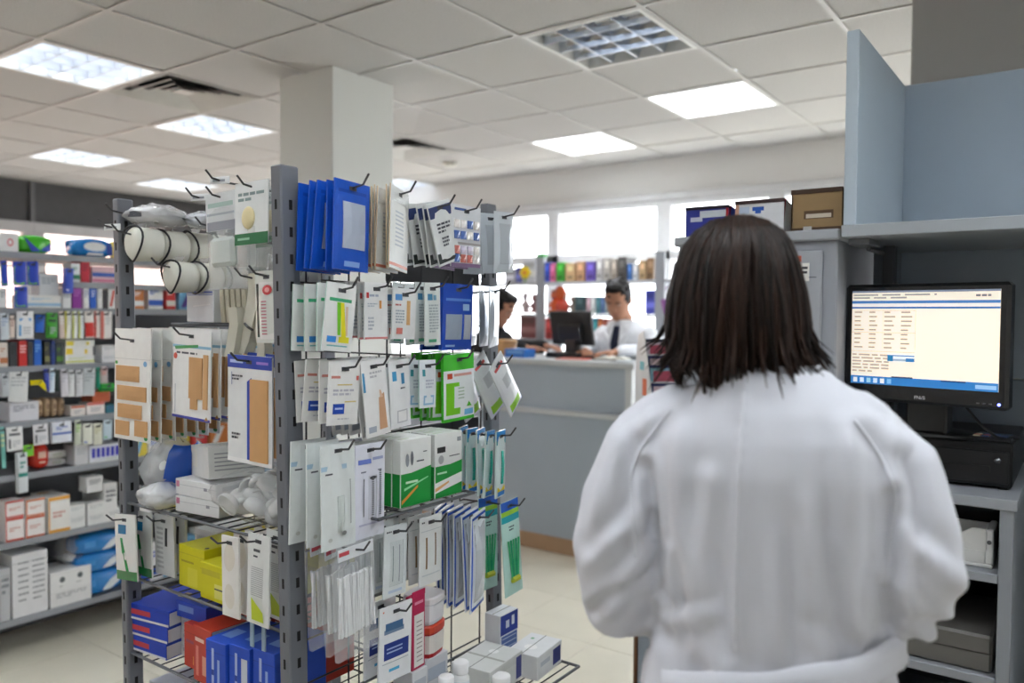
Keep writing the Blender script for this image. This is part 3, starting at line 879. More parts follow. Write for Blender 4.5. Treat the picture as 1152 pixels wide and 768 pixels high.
for k in range(620):
    op = .85
    a = PI/2+op*rs.uniform(.9,1.0)+(2*PI-2*op)*rs.random()
    ze = rs.uniform(1.418,1.448) - (.018 if math.sin(a) < -.2 else 0) + .034*noise.noise(Vector((a*3.5,.3,0))) + .016*noise.noise(Vector((a*11,1.3,0)))
    zs_ = rs.choice([1.638,1.632,1.625,1.61,1.59])
    a0 = a+rs.uniform(-.25,.25)*(1 if zs_ > 1.62 else .3)
    pts = []; n = 9; ph = rs.random()*6; sw = rs.uniform(-.12,.12); off = rs.uniform(-.002,.007)
    right = math.cos(a) > .55 and math.sin(a) < .3
    flick = rs.random() < (.35 if right else .1)
    for i in range(n+1):
        t = i/n
        z = zs_+(ze-zs_)*t
        aa = a0+(a-a0)*min(1,t*2)+sw*t*t + .03*math.sin(4*t+ph)
        o_ = off + .004*math.sin(PI*t)
        if flick and t > .7: o_ += .035*((t-.7)/.3)**2*rs.uniform(.8,1.1)
        elif t > .8: o_ -= .012*((t-.8)/.2)**2
        pts.append(hp_(aa,z,o_))
    w = rs.uniform(.0022,.0048)
    rr = [w*.5,w,w,w,w,w,w*.95,w*.8,w*.5,w*.12]
    hm.tube(pts, rr, rs.choice([hc,hc,hc2,hc3]), 5)
hm.build('hair','hair',wo,True)

# --- two people behind the far counter
def man(label, loc, rz, hc_, hair_c, cloth_c, cloth_mat, hands, elbows, headpos, tiltx, tiltz, skin_c, leanx=0.0, cname='jacket', shirt=None):
    p = empty('person', label, 'person', None, loc, rz)
    hx, hy, hz = headpos
    M = Matrix.Rotation(tiltz,4,'Z') @ Matrix.Rotation(tiltx,4,'X')
    b = MB(); head_shape(b,headpos,M,1.14)
    sh = hz-.205
    nb_ = Vector((hx*.5, hy*.55-.02, sh+.03))
    tlimb(b,[tuple(nb_),(hx*.95,hy*.9-.025,hz-.07)],[.062,.055])
    T = ((.80,.15,.105),(.90,.165,.115),(1.02,.15,.10),(1.16,.165,.11),(sh-.08,.195,.115),(sh-.02,.17,.10),(sh+.03,.085,.07))
    b.loft([sring(hx*.5*max(0,(z-.8)/.6),(hy*.5)*max(0,(z-.8)/.6)-.02,z,rx,ry) for z,rx,ry in T],(1,1,1))
    cx, cy = hx*.5, hy*.5-.02
    for q, hd, el in ((-1,hands[0],elbows[0]),(1,hands[1],elbows[1])):
        tlimb(b,[(cx+q*.165,cy,sh-.06),el,hd],[.045,.040,.028])
        hv = (Vector(hd)-Vector(el)).normalized(); hv.z = min(hv.z,0)*.3
        hand(b,hd,hv,(0,0,1),-q,.35,1.05)
        tlimb(b,[(q*.09,-.02,.84),(q*.10,.0,.46),(q*.10,-.02,.09)],[.09,.06,.042])
        tlimb(b,[(q*.10,-.05,.05),(q*.105,.10,.04)],[.042,.035])
    me = remesh(b,.0075,3,'body'); paint(me,lambda c: skin_c); mesh_obj(me,'body','skin',p)
    face_parts(p,headpos,M,hair_c,1.14)
    # short hair
    h = MB(); s0 = len(h.v)
    ellipsoid(h,(0,-.013,.024),(.0825,.104,.104),24)
    ellipsoid(h,(0,-.045,-.030),(.066,.058,.050),18)
    ellipsoid(h,(0,.045,.098),(.060,.050,.026),16)
    rr_ = random.Random(5)
    for k in range(90):
        a = rr_.random()*2*PI; z = rr_.uniform(.05,.115); r = .074*math.sqrt(max(0,1-((z-.02)/.115)**2))
        x, y = r*math.cos(a), r*1.28*math.sin(a)-.006
        tlimb(h,[(x,y,z),(x*1.12+rr_.uniform(-.01,.01),y*1.12+.008,z+.012)],[.009,.004],6,1)
    h.xf(Matrix.Translation(headpos) @ M @ Matrix.Scale(1.14,4), s0)
    me = remesh(h,.006,2,'hair'); paint(me,lambda c: hair_c); mesh_obj(me,'hair','hair',p)
    tr = MB()
    for q in (-1,1): tlimb(tr,[(q*.085,-.02,.86),(q*.10,.0,.46),(q*.10,-.02,.10)],[.105,.082,.07],16,3)
    tr.loft([sring(0,-.02,z,rx,ry) for z,rx,ry in ((.76,.13,.11),(.90,.172,.125),(1.0,.155,.11))],(1,1,1))
    me = remesh(tr,.014,3,'trousers'); paint(me, lambda c: S(36,38,46)); mesh_obj(me,'trousers','dark_cloth',p)
    for q in (-1,1):
        s_ = MB(); tlimb(s_,[(q*.10,-.06,.045),(q*.105,.12,.038)],[.05,.042],12,3); s_.box(q*.103-.045,-.11,0,q*.103+.045,.165,.015,(1,1,1),.006)
        me = remesh(s_,.009,2,'shoe'); paint(me, lambda c: S(24,22,22)); mesh_obj(me,'shoe','plastic',p)
    # jacket
    g = MB()
    T = ((.70,.20,.15),(.80,.20,.15),(.90,.195,.145),(1.02,.185,.135),(1.16,.195,.138),(sh-.09,.225,.145),(sh-.03,.205,.128),(sh+.025,.115,.095),(sh+.060,.085,.085))
    g.loft([sring(hx*.5*max(0,(z-.8)/.6),(hy*.5)*max(0,(z-.8)/.6)-.02,z,rx,ry,32) for z,rx,ry in T],(1,1,1))
    for q, hd, el in ((-1,hands[0],elbows[0]),(1,hands[1],elbows[1])):
        wr = Vector(el).lerp(Vector(hd),.88)
        tlimb(g,[(cx+q*.170,cy,sh-.045),(cx+q*.215,cy,sh-.10),el,tuple(wr)],[.074,.076,.070,.050],16,4)
    me = remesh(g,.010,3,cname)
    for v in me.vertices:
        c = v.co; v.co = c + v.normal*(.006*noise.noise(Vector((c.x*14,c.y*14,c.z*10)))+.003*noise.noise(c*40))
    paint(me,lambda c: cloth_c)
    ja = mesh_obj(me,cname,cloth_mat,p)
    return p, ja, (cx, cy, sh)
CTX = -2.62
p1, j1, (cx,cy,sh) = man('person in a white coat and dark tie writing behind the counter', (-2.60,5.02,0), PI-.05, None, S(22,18,18), S(232,234,240),'cloth',
    [(-.14,.43,1.262),(.10,.42,1.262)], [(-.31,.16,1.255),(.30,.18,1.255)], (.045,.10,1.615), math.radians(-28), math.radians(14), S(186,134,106), cname='lab_coat')
# the arms above are mirrored for a viewer in front: -x is the right of the picture
ti = MB(); ti.loft([[(cx-.022,cy+.118,sh+.02),(cx+.022,cy+.118,sh+.02),(cx+.018,cy+.128,sh+.02),(cx-.018,cy+.128,sh+.02)],[(cx-.034,cy+.148,sh-.10),(cx+.034,cy+.148,sh-.10),(cx+.03,cy+.158,sh-.10),(cx-.03,cy+.158,sh-.10)],[(cx-.03,cy+.142,sh-.22),(cx+.03,cy+.142,sh-.22),(cx+.026,cy+.152,sh-.22),(cx-.026,cy+.152,sh-.22)]],S(28,34,58))
ti.build('tie','dark_cloth',p1)
for q in (-1,1):
    lp = MB(); lp.loft([[(cx+q*.02,cy+.105,sh+.055),(cx+q*.085,cy+.06,sh+.06),(cx+q*.09,cy+.07,sh+.055),(cx+q*.03,cy+.115,sh+.05)],[(cx+q*.035,cy+.150,sh-.08),(cx+q*.10,cy+.128,sh-.02),(cx+q*.10,cy+.140,sh-.02),(cx+q*.04,cy+.162,sh-.08)],[(cx+q*.03,cy+.146,sh-.20),(cx+q*.045,cy+.145,sh-.19),(cx+q*.045,cy+.155,sh-.19),(cx+q*.03,cy+.156,sh-.20)]],S(236,238,243))
    lp.build('lapel','cloth',j1)
p2, j2, (cx,cy,sh) = man('person in a black jacket at left behind the counter, head bowed', (-3.74,4.90,0), math.radians(-84), None, S(20,17,18), S(16,16,20),'dark_cloth',
    [(-.16,.40,1.262),(.16,.40,1.262)], [(-.27,.16,1.235),(.27,.16,1.235)], (.0,.085,1.555), math.radians(-30), 0.0, S(178,126,100))
MB().lathe([(.013,0),(.013,.003)],S(205,170,70),12).xf(Matrix.Translation((cx+.11,cy+.137,sh-.075))@Matrix.Rotation(-PI/2,4,'X')).build('badge','plastic',j2)

# ---------------------------------------------------------------- display rack with hanging goods
# rack frame: origin at the corner post; lx runs right (+X), ly runs back (+Y)
RO = Vector((-1.335, 1.073, 0))
def RK(lx, ly, z): return Vector((RO.x+lx, RO.y+ly, z))
rack = empty('display_rack','grey slotted-post display rack with hooks and wire shelves, nearest the camera','display rack',None,tuple(RO))
PG = S(112,116,124); WG = S(58,60,64)
def post(lx, ly, h=1.80, w=.028, d=.040):
    LEAN = Matrix(((1,0,-.026,.026*h),(0,1,0,0),(0,0,1,0),(0,0,0,1)))      # the posts lean a little
    p = MB().box(lx-w/2,ly-d/2,0,lx+w/2,ly+d/2,h,PG,.003).xf(LEAN).build('post','painted_metal',rack)
    s = MB()
    for k in range(int(h/.055)-1):
        z = .06+.055*k
        s.box(lx-.003,ly-d/2-.0006,z,lx+.003,ly-d/2+.001,z+.020,S(10,10,12))
        s.box(lx-w/2-.0006,ly-.004,z,lx-w/2+.001,ly+.004,z+.020,S(10,10,12))
        s.box(lx+w/2-.001,ly-.004,z,lx+w/2+.0006,ly+.004,z+.020,S(10,10,12))
    s.xf(LEAN); o_ = s.build('slot_row','matte',p); o_['kind'] = 'stuff'
    MB().box(lx-.05,ly-.05,0,lx+.05,ly+.05,.012,PG,.003).xf(LEAN).build('foot_plate','painted_metal',p)
post(-.006,-.012,1.80,.034,.046); post(-.655,0,1.785); post(0,.662,1.80); post(-.655,.662,1.785)
def wires(pairs, r=.0022):
    m = MB()
    for a, b in pairs: m.tube([a,b], r, WG, 5)
    return m
# right face wire back panel
pw = []
for k in range(14): pw.append(((-.004,.02,.52+.095*k),(-.004,.645,.52+.095*k)))
for k in range(6): pw.append(((-.008,.045+.12*k,.50),(-.008,.045+.12*k,1.77)))
wires(pw).build('wire_panel','dark_metal',rack)
# left face inner wire panel
pw = []
for k in range(9): pw.append(((-.64,.36,.50+.15*k),(-.02,.36,.50+.15*k)))
for k in range(5): pw.append(((-.62+.145*k,.364,.48),(-.62+.145*k,.364,1.74)))
wires(pw).build('wire_panel','dark_metal',rack)
for z, c in ((1.60,S(40,41,44)),(1.20,S(52,54,58)),(.90,S(70,72,76))):
    MB().box(-.03,.30,z-.022,-.014,.645,z+.022,c,.002).build('cross_bar','painted_metal',rack)
for ly in (0,.662):
    for z in (.30,1.02,1.76) if ly else (.30,):
        MB().box(-.64,ly-.012,z-.012,-.016,ly+.012,z+.012,PG,.002).build('cross_bar','painted_metal',rack)
def wshelf(x0, x1, y0, y1, z, lip=.0, n=9, along='x'):
    m = MB(); fr = [(x0,y0,z),(x1,y0,z),(x1,y1,z),(x0,y1,z),(x0,y0,z)]
    for a, b in zip(fr, fr[1:]): m.tube([a,b],.0038,S(92,95,100),6)
    for k in range(1,n):
        t = k/n
        m.tube([(x0+(x1-x0)*t,y0,z+.002),(x0+(x1-x0)*t,y1,z+.002)],.0018,WG,5)
    for k in range(1,4):
        t = k/4
        m.tube([(x0,y0+(y1-y0)*t,z-.001),(x1,y0+(y1-y0)*t,z-.001)],.0022,WG,5)
    o = m.build('wire_shelf','dark_metal',rack)
    return o
S1, S2, S3, S4, SB = 1.02, .835, .64, .42, 1.47
wshelf(-.635,-.02,-.01,.35,S1,n=16); wshelf(-.635,-.02,-.01,.35,S2,n=16); wshelf(-.635,-.02,-.01,.35,S3,n=16); wshelf(-.635,-.02,-.01,.35,S4,n=16)
wshelf(-.635,-.22,.12,.35,SB,n=10)
T1, T2 = 1.075, .598
wshelf(.0,.15,.10,.42,T1,n=6); wshelf(.0,.29,.03,.68,T2,n=12)
wshelf(.0,.30,.03,.66,.30,n=12); wshelf(-.635,-.02,-.01,.35,.14,n=16)

def hook(face, c, z, front, root):
    """single prong hook from the panel to the front, tip bent up"""
    if face == 'R': pts = [(root,c,z+.002),(root,c,z-.01),(root+.012,c,z-.004),(front-.015,c,z+.001),(front+.02,c,z+.006),(front+.036,c,z+.026)]
    else: pts = [(c,root,z+.002),(c,root,z-.01),(c,root-.012,z-.004),(c,front+.015,z+.001),(c,front-.02,z+.006),(c,front-.036,z+.022)]
    MB().tube(pts,.0023,S(70,71,74),6).build('hook','dark_metal',rack)

ORD = ['frontmost','second from the front','third from the front','fourth from the front','fifth from the front','sixth from the front','seventh from the front','eighth from the front','ninth from the front','tenth from the front']
def place(o, face, c, depth, z, yaw=0, roll=0, pitch=0):
    base = Matrix.Rotation(PI/2,4,'Z') if face == 'R' else Matrix.Identity(4)
    p = RK(depth, c, z) if face == 'R' else RK(c, depth, z)
    o.matrix_basis = Matrix.Translation(p) @ base @ Matrix.Rotation(yaw,4,'Z') @ Matrix.Rotation(roll,4,'Y') @ Matrix.Rotation(pitch,4,'X')
def stack(proto, face, c, ztop, n, front, back, desc, cat, jit=1.0, roll=0.0, yaw=0.0, hk=True, top=.014, root=None, pitch=0.0, fan=0.0):
    z = ztop-top
    grp = desc[:60]
    for k in range(n):
        o = proto if k == 0 else copy_tree(proto)
        t = k/max(1,n-1)
        dep = front+(back-front)*t
        place(o, face, c+rand(-.003,.003)*jit*(k > 0), dep, z+rand(-.002,.002)*(k > 0), yaw+rand(-.09,.09)*jit*(k > 0)+fan*t, roll*(1-.4*t)+rand(-.04,.04)*jit, pitch+rand(-.03,.03)*jit)
        tag(o, desc if n == 1 else desc+', '+ORD[min(k,9)], cat, grp if n > 1 else None)
    if hk:
        if root is None: root = .0 if face == 'R' else .36
        hook(face, c, z, front+(.012 if face == 'R' else -.012), root)
    return proto
def part(mb, name, mat, parent, smooth=False): return mb.build(name, mat, parent, smooth)
def patch(P, u0, v0, u1, v1, c, up=.001, bul=.0, n=3):
    """raised piece on the front of a hanging pack; P maps (u, v) to the pack surface"""
    m = MB()
    def Q(u, v, k):
        a = (u-u0)/(u1-u0); b = (v-v0)/(v1-v0)
        e = bul*(math.sin(PI*a)**.5 if 0 < a < 1 else 0)*(math.sin(PI*b)**.5 if 0 < b < 1 else 0)
        return P(u, v, -1, up*k+e*k)
    for i in range(n):
        for j in range(n):
            a0, a1 = u0+(u1-u0)*i/n, u0+(u1-u0)*(i+1)/n; b0, b1 = v0+(v1-v0)*j/n, v0+(v1-v0)*(j+1)/n
            m.face([Q(a0,b1,1),Q(a1,b1,1),Q(a1,b0,1),Q(a0,b0,1)], c)
    for a, b in (((u0,v0),(u1,v0)),((u1,v0),(u1,v1)),((u1,v1),(u0,v1)),((u0,v1),(u0,v0))):
        m.face([Q(*a,0),Q(*b,0),Q(*b,1),Q(*a,1)], c)
    return m
def pouch(name, w, h, t, base, rects=(), polys=(), bulge=.0, mat='paper', parts=(), back=None, wob=0.0, top=.014, nu=4, nv=6):
    sm = sheet(w,h,t,base,rects,polys,bulge,top,nu,nv,back,wob)
    o = sm.build(name, mat)
    for (pn, q, c, pm, up, bul) in parts:
        patch(sm.P,*q,c,up,bul).build(pn,pm,o)
    # euro slot
    m = MB(); v = top/h
    m.face([sm.P(.5-.010/w,v+.004/h,-1,.0011),sm.P(.5+.010/w,v+.004/h,-1,.0011),sm.P(.5+.010/w,v-.004/h,-1,.0011),sm.P(.5-.010/w,v-.004/h,-1,.0011)],S(70,72,78))
    m.build('hang_slot','matte',o)
    return o
WH = S(236,237,236); LG = S(214,217,220); BLU = S(24,78,178); TANP = S(206,160,110); TEAL = S(30,150,140); GRN = S(30,150,62); LIME = S(120,200,40); NAVY = S(28,36,84)

# --- right face, first row
p = pouch('wound_pouch',.098,.178,.004,S(22,84,196),[(.10,.10,.90,.14,S(20,70,170)),(.28,.9,.72,.96,S(120,165,230))],bulge=.006,mat='gloss',
    parts=[('window',(.20,.24,.84,.76),S(176,186,204),'gloss',.0012,.002)])
stack(p,'R',.048,1.764,5,.128,.03,'bright blue pouch with grey window, top hook beside the corner post','pouch',1.4,.06,.05)
p = pouch('bandage_pouch',.112,.175,.003,S(232,233,230),[(0,.93,1,.965,S(214,120,96))]+[(.2,.30+.05*k,.62,.32+.05*k,S(190,196,205)) for k in range(9)],bulge=.005,back=S(214,190,158),
    parts=[('film_front',(.02,.02,.98,.20),S(232,236,238),'film',.0012,.002)])
stack(p,'R',.182,1.768,9,.130,.012,'white gauze pouch with tan edge on the top row','pouch',1.0,.05,.42)
p = pouch('dressing_card',.084,.142,.004,S(230,232,232),[(0,.06,1,.24,S(40,56,110)),(0,.80,1,.96,S(28,38,36)),(.42,.86,.56,.9,S(220,224,226))]+txt(.2,.32,.8,.5,3)+txt(.3,.55,.6,.72,3),bulge=.002)
stack(p,'R',.312,1.756,5,.128,.05,'tilted white card with navy top and black foot, top row','card pack',1.6,-.24,.06)
p = pouch('pill_blister',.115,.145,.003,S(226,228,232),[(.1,.05,.5,.09,S(60,90,160)),(.0,.60,1,.64,S(170,165,165)),(.0,.94,1,1,S(150,120,160))])
P_ = sheet(.115,.145,.003,WH).P
for a in range(4):
    for b, v0 in enumerate((.24,.42,.66,.80)):
        u0 = .08+.225*a
        patch(P_,u0,v0,u0+.17,v0+.13,random.choice([S(238,238,240),S(206,120,110),S(90,120,190),S(215,205,225),S(240,235,230)]),.003,.003,2).build('blister','gloss',p)
stack(p,'R',.412,1.758,3,.126,.05,'white blister card with rows of small coloured pills, top row','blister card',1.0,.0,.04)
p = pouch('foil_pouch',.078,.150,.002,S(206,213,219),[],bulge=.006,mat='gloss',parts=[('window',(.22,.2,.8,.86),S(196,204,212),'film',.001,.003)])
stack(p,'R',.530,1.755,3,.150,.06,'grey translucent pouch on the top hook farthest right','pouch',1.2,-.05,.0)
# second row
p = pouch('plaster_card',.078,.135,.003,S(236,238,236),[(.12,.22,.86,.27,S(60,170,120)),(.14,.78,.44,.87,S(50,140,220)),(.52,.78,.88,.87,S(236,226,40)),(.16,.91,.84,.93,S(120,190,190))],
    [([(.36,.28),(.50,.28),(.56,.76),(.46,.76)],S(120,200,40)),([(.48,.28),(.60,.28),(.76,.80),(.60,.80)],S(238,228,30)),([(.66,.33),(.74,.33),(.80,.76),(.74,.76)],S(226,200,170))],bulge=.002,back=S(190,214,206))
stack(p,'R',.020,1.560,4,.128,.03,'white card with green bar and yellow strips, second row by post','card pack',1.2,.06,.0)
p = pouch('support_card',.060,.118,.004,S(222,222,218),[(.1,.0,.9,.34,NAVY),(.1,.36,.9,.4,S(150,180,220)),(.2,.72,.85,.88,S(190,30,50))]+txt(.3,.5,.8,.6,1),bulge=.002)
stack(p,'R',.075,1.562,2,.070,.04,'narrow card with navy top and red square, second row','card pack',.8)
p = pouch('strip_card',.066,.118,.004,S(232,233,233),[(.06,.18,.16,.28,S(200,60,60)),(.60,.32,.70,.46,S(228,160,90)),(0,.965,1,1,S(214,130,130))]+txt(.18,.2,.9,.27,1,S(170,180,200))+txt(.1,.36,.5,.44,2,S(180,190,200))+txt(.12,.6,.35,.85,4,S(170,178,190)),bulge=.002)
stack(p,'R',.118,1.566,5,.124,.04,'white card with tiny orange strip and red corner, second row','card pack',1.0)
p = pouch('bandage_card',.072,.110,.004,S(236,237,237),[(.08,.12,.36,.24,S(90,150,210)),(.56,.24,.72,.72,S(226,182,124))]+txt(.08,.3,.5,.36,1,S(200,120,120))+txt(.1,.42,.45,.7,5,S(170,180,190))+[(.15,.78,.4,.9,S(220,130,120))],bulge=.003)
stack(p,'R',.202,1.556,4,.126,.04,'white card showing one tan bandage strip, second row','card pack',1.0)
p = pouch('ruler_card',.052,.142,.003,S(228,234,232),[(.15,.18,.45,.28,S(70,140,180)),(.5,.2,.7,.28,S(120,170,200)),(.2,.9,.7,.95,S(80,170,130))]+txt(.2,.34,.8,.8,10,S(176,186,190)),bulge=.003)
stack(p,'R',.292,1.572,4,.126,.03,'slim white card with blue heading and many grey lines, second row','card pack',1.6,.03)
p = pouch('glove_pack',.108,.155,.010,S(24,72,182),[(.08,.22,.92,.26,S(90,140,220)),(.1,.92,.4,.95,S(140,180,230)),(.62,.30,.86,.40,S(150,190,230))],bulge=.006,mat='gloss',
    parts=[('window',(.08,.46,.58,.84),S(150,164,182),'gloss',.0012,.002),('window',(.66,.46,.92,.84),S(172,180,192),'gloss',.0012,.002)])
stack(p,'R',.382,1.572,2,.124,.06,'blue glove pack with two grey windows on the second row','glove pack',.6)
p = pouch('foil_pouch',.078,.148,.003,S(196,202,208),[],bulge=.008,mat='foil')
stack(p,'R',.494,1.570,4,.150,.05,'silver foil pouch on the second row, farthest right','pouch',1.5,-.03,.35)
# third row
p = pouch('dressing_card',.080,.126,.003,S(238,238,236),[(.06,.22,.34,.26,S(214,140,130)),(.88,.22,.97,.29,S(206,90,80)),(.25,.35,.74,.37,S(216,196,130)),(.5,.62,.9,.64,S(216,196,130)),(.14,.66,.50,.82,S(30,74,178)),(.2,.72,.45,.75,S(190,205,240))]+txt(.12,.42,.8,.54,2,S(190,190,200))+txt(.3,.88,.8,.92,1,S(200,200,206)),bulge=.003)
stack(p,'R',.028,1.404,4,.128,.03,'white card with blue oval badge, third row by the post','card pack',1.3,.02)
p = pouch('kinesio_card',.070,.160,.003,S(238,238,238),[(.02,.15,.10,.40,S(70,150,200)),(.1,.86,.4,.94,S(170,180,195))]+txt(.3,.14,.8,.24,2,S(190,190,196)),
    [([(.55,.50),(.80,.44),(.86,.92),(.52,.92)],S(206,160,124)),([(.60,.40),(.66,.40),(.74,.5),(.60,.5)],S(224,190,160))],bulge=.004)
stack(p,'R',.106,1.405,5,.128,.03,'tilted white card with brown tape picture, third row','card pack',1.5,-.16)
p = pouch('swab_card',.062,.148,.003,S(236,238,240),[(.14,.16,.34,.30,S(70,160,210)),(.56,.2,.72,.36,S(70,150,200)),(.30,.74,.82,.93,S(196,198,204)),(.36,.76,.77,.91,S(238,239,240))]+txt(.5,.4,.8,.44,1),bulge=.003)
stack(p,'R',.184,1.402,4,.126,.03,'slim white card with two blue droppers, third row','card pack',1.2,-.04)
p = pouch('dropper_card',.054,.108,.004,S(232,238,242),[(.14,.2,.3,.34,S(60,150,160)),(.2,.74,.84,.94,S(150,195,225)),(.28,.78,.76,.9,S(230,240,246))]+txt(.3,.4,.8,.6,3,S(190,196,210)),bulge=.004,back=S(190,214,210))
stack(p,'R',.276,1.398,4,.126,.03,'small pale card with light blue stamp, third row','card pack',1.4)
p = pouch('green_pack',.112,.158,.008,S(66,190,44),[(.0,.24,1,.95,S(226,232,232)),(.1,.28,.25,.36,S(220,90,60))]+[(.3,.29,.9,.33,S(214,160,150)),(.06,.42,.30,.90,LIME),(.30,.42,.46,.48,LIME),(.30,.80,.5,.9,LIME)]+[(.42,.5+.05*k,.62,.52+.05*k,S(170,190,170)) for k in range(4)]+[(.64,.84,.95,.93,S(110,180,220))],
    [([(.70,.80),(.78,.72),(.88,.80)],S(90,180,60))],bulge=.005,mat='gloss')
stack(p,'R',.384,1.408,5,.126,.03,'lime green pack with white label, third row','pack',1.3)
p = pouch('foil_sachet',.072,.165,.004,S(224,227,230),[(.2,.10,.8,.14,S(200,90,90)),(.12,.80,.86,.95,S(150,210,50)),(.30,.3,.7,.5,S(190,194,198))],bulge=.010,mat='gloss')
stack(p,'R',.492,1.392,3,.160,.05,'silver sachet with green tip swinging outward, third row','sachet',1.5,-.72,.1)
# fourth row
p = pouch('syringe_pouch',.088,.208,.003,S(226,232,232),[(0,.20,.72,.245,S(170,200,220)),(.1,.27,.3,.285,INK)]+[(.80,.36+.018*k,.84,.368+.018*k,S(80,86,92)) for k in range(24)]+[(.48,.52+.02*k,.54,.53+.02*k,S(150,150,150)) for k in range(14)],[(oval(.60,.86,.07,.022),S(120,122,120)),(oval(.2,.9,.06,.02),S(196,200,196))],bulge=.005,
    parts=[('syringe',(.42,.50,.62,.84),S(214,222,220),'gloss',.002,.004)])
stack(p,'R',.008,1.243,3,.130,.04,'tall white pouch with pale blue band, fourth row by post','syringe pack',1.0,.03)
p = pouch('syringe_pouch',.084,.196,.003,S(226,228,240),[(.08,.16,.50,.21,S(110,130,210)),(.55,.15,.92,.18,S(160,170,210)),(.16,.285,.86,.30,S(120,124,140))]+[(.50,.38+.022*k,.58,.392+.022*k,S(54,58,66)) for k in range(18)]+[(.76,.30+.022*k,.84,.312+.022*k,S(80,90,100)) for k in range(22)]+[(.22,.36,.25,.76,S(110,114,124)),(.1,.84,.9,.86,S(190,192,216))],[(oval(.52,.36,.12,.018),S(50,54,60))],bulge=.005,
    parts=[('syringe',(.40,.34,.66,.80),S(206,210,222),'film',.003,.004)])
stack(p,'R',.098,1.232,2,.128,.06,'white pouch with violet print and black scale syringe, fourth row','syringe pack',1.0)
def gbox(var):
    m = MB(); g = S(24,150,60)
    fr = [(0,.50,1,1,g)]
    if var == 0: fr += [(.0,.50,1,.52,S(24,150,60)),('p',[(0,.53),(1,.44),(1,.52),(0,.6)],g),('p',[(.1,.72),(.9,.60),(.9,.62),(.1,.76)],S(150,225,170)),('p',[(.02,.90),(.55,.70),(.55,.74),(.02,.96)],S(226,150,60)),(.15,.62,.55,.655,S(210,240,215)),('p',oval(.2,.3,.06,.1),S(150,154,160)),('p',oval(.35,.28,.05,.11),S(120,124,130)),(.5,.33,.75,.35,INK),(.72,.2,.85,.215,INK)]
    else: fr += [('p',[(0,.55),(1,.46),(1,.52),(0,.6)],g),('p',[(0,.76),(1,.66),(1,.82),(0,.92)],S(232,233,232)),('p',[(0,.84),(.5,.76),(.5,.79),(0,.90)],S(226,170,110)),(.06,.60,.42,.63,S(190,235,200)),(.06,.20,.36,.29,S(24,24,26)),('p',oval(.2,.4,.10,.07),S(170,172,176)),(.5,.36,.9,.375,INK),(.8,.08,.95,.15,S(150,154,160))]
    carton(m,.098,.024,.148,S(232,234,232),fr,top=[(.05,.3,.4,.6,S(200,215,190))],left=[(0,.5,1,1,g)])
    return m.build('bandage_carton','paper')
for var, c, n, txt_ in ((0,.235,4,'white and green carton with orange stroke, fourth row shelf'),(1,.346,4,'white and green carton with black tag, fourth row shelf'),(1,.148,2,'white and green carton half hidden by the violet syringe pouch')):
    proto = gbox(var)
    for k in range(n):
        o = proto if k == 0 else copy_tree(proto)
        place(o,'R',c+rand(-.002,.002)*(k > 0),(.120 if c > .2 else .06)-.0255*k,T1+.003,rand(-.02,.02))
        tag(o, txt_+', '+ORD[k],'carton',txt_)
p = pouch('toothbrush_pack',.054,.166,.004,S(208,226,226),[(0,0,1,.14,S(40,130,200)),(0,.14,1,.2,S(40,150,160)),(.1,.84,.9,.91,S(236,214,60)),(.15,.91,.9,.98,S(40,120,200))]+[(.4,.32+.04*k,.66,.34+.04*k,S(20,130,130)) for k in range(12)],bulge=.004,mat='gloss',
    parts=[('brush',(.42,.30,.64,.80),S(40,170,150),'gloss',.002,.003)])
stack(p,'R',.522,1.212,5,.150,.03,'slim teal and blue brush pack on the fourth row','brush pack',1.2,0,.22)
# fifth row
def swab_bag():
    sm = sheet(.112,.225,.010,S(232,236,240),bulge=.016,nu=5,nv=8,wob=.004)
    o = sm.build('swab_bag','film',None,True)
    m = MB()
    for k in range(34):
        x = -.046+.0028*k+rand(-.001,.001)
        m.tube([(x,-.006+rand(-.006,.006),-.045),(x+rand(-.004,.004),-.004+rand(-.006,.006),-.165)],.0026,S(246,247,248),6)
    m.build('swab_bundle','paper',o)
    h = MB().box(-.050,-.0085,-.012,.050,-.0062,.012,S(228,232,236)); h.box(-.048,-.0089,-.002,-.02,-.0086,.006,S(196,70,80)); h.build('header_card','paper',o)
    return o
stack(swab_bag(),'R',.045,1.036,3,.135,.055,'clear bag full of white swab sticks, fifth row by the post','swab bag',1.2,-.06,.05)
p = pouch('needle_pack',.070,.154,.003,S(222,228,230),[(.2,.90,.8,.94,S(190,205,225))]+txt(.1,.06,.4,.1,1)+[(.34,.28,.38,.78,S(130,150,150)),(.62,.28,.66,.80,S(140,150,160))],bulge=.004,parts=[('tray',(.22,.22,.80,.84),S(220,228,230),'film',.002,.003)])
stack(p,'R',.176,1.044,3,.126,.04,'pale pack with two thin needles, fifth row','needle pack',1.0)
p = pouch('interdental_pack',.076,.156,.003,S(226,228,228),[(.24,.30,.31,.76,S(130,104,70)),(.64,.26,.70,.74,S(120,96,66)),(.1,.84,.9,.86,S(200,206,210)),(.05,.2,.95,.21,S(190,196,200))]+txt(.1,.06,.4,.1,1),bulge=.004)
stack(p,'R',.290,1.042,4,.126,.03,'white pack with two brown sticks, fifth row','stick pack',1.4)
p = pouch('tube_pouch',.094,.236,.004,S(222,228,236),[(0,.02,1,.05,S(40,84,190)),(.05,.95,.95,.99,S(40,84,190)),(0,.05,.04,.97,S(60,100,200))],bulge=.010,mat='gloss',parts=[('film_front',(.12,.10,.9,.9),S(228,232,236),'milky_film',.001,.006)])
stack(p,'R',.445,1.022,6,.142,.02,'long blue-edged clear pouch, fifth row','pouch',1.0,-.03,.32)
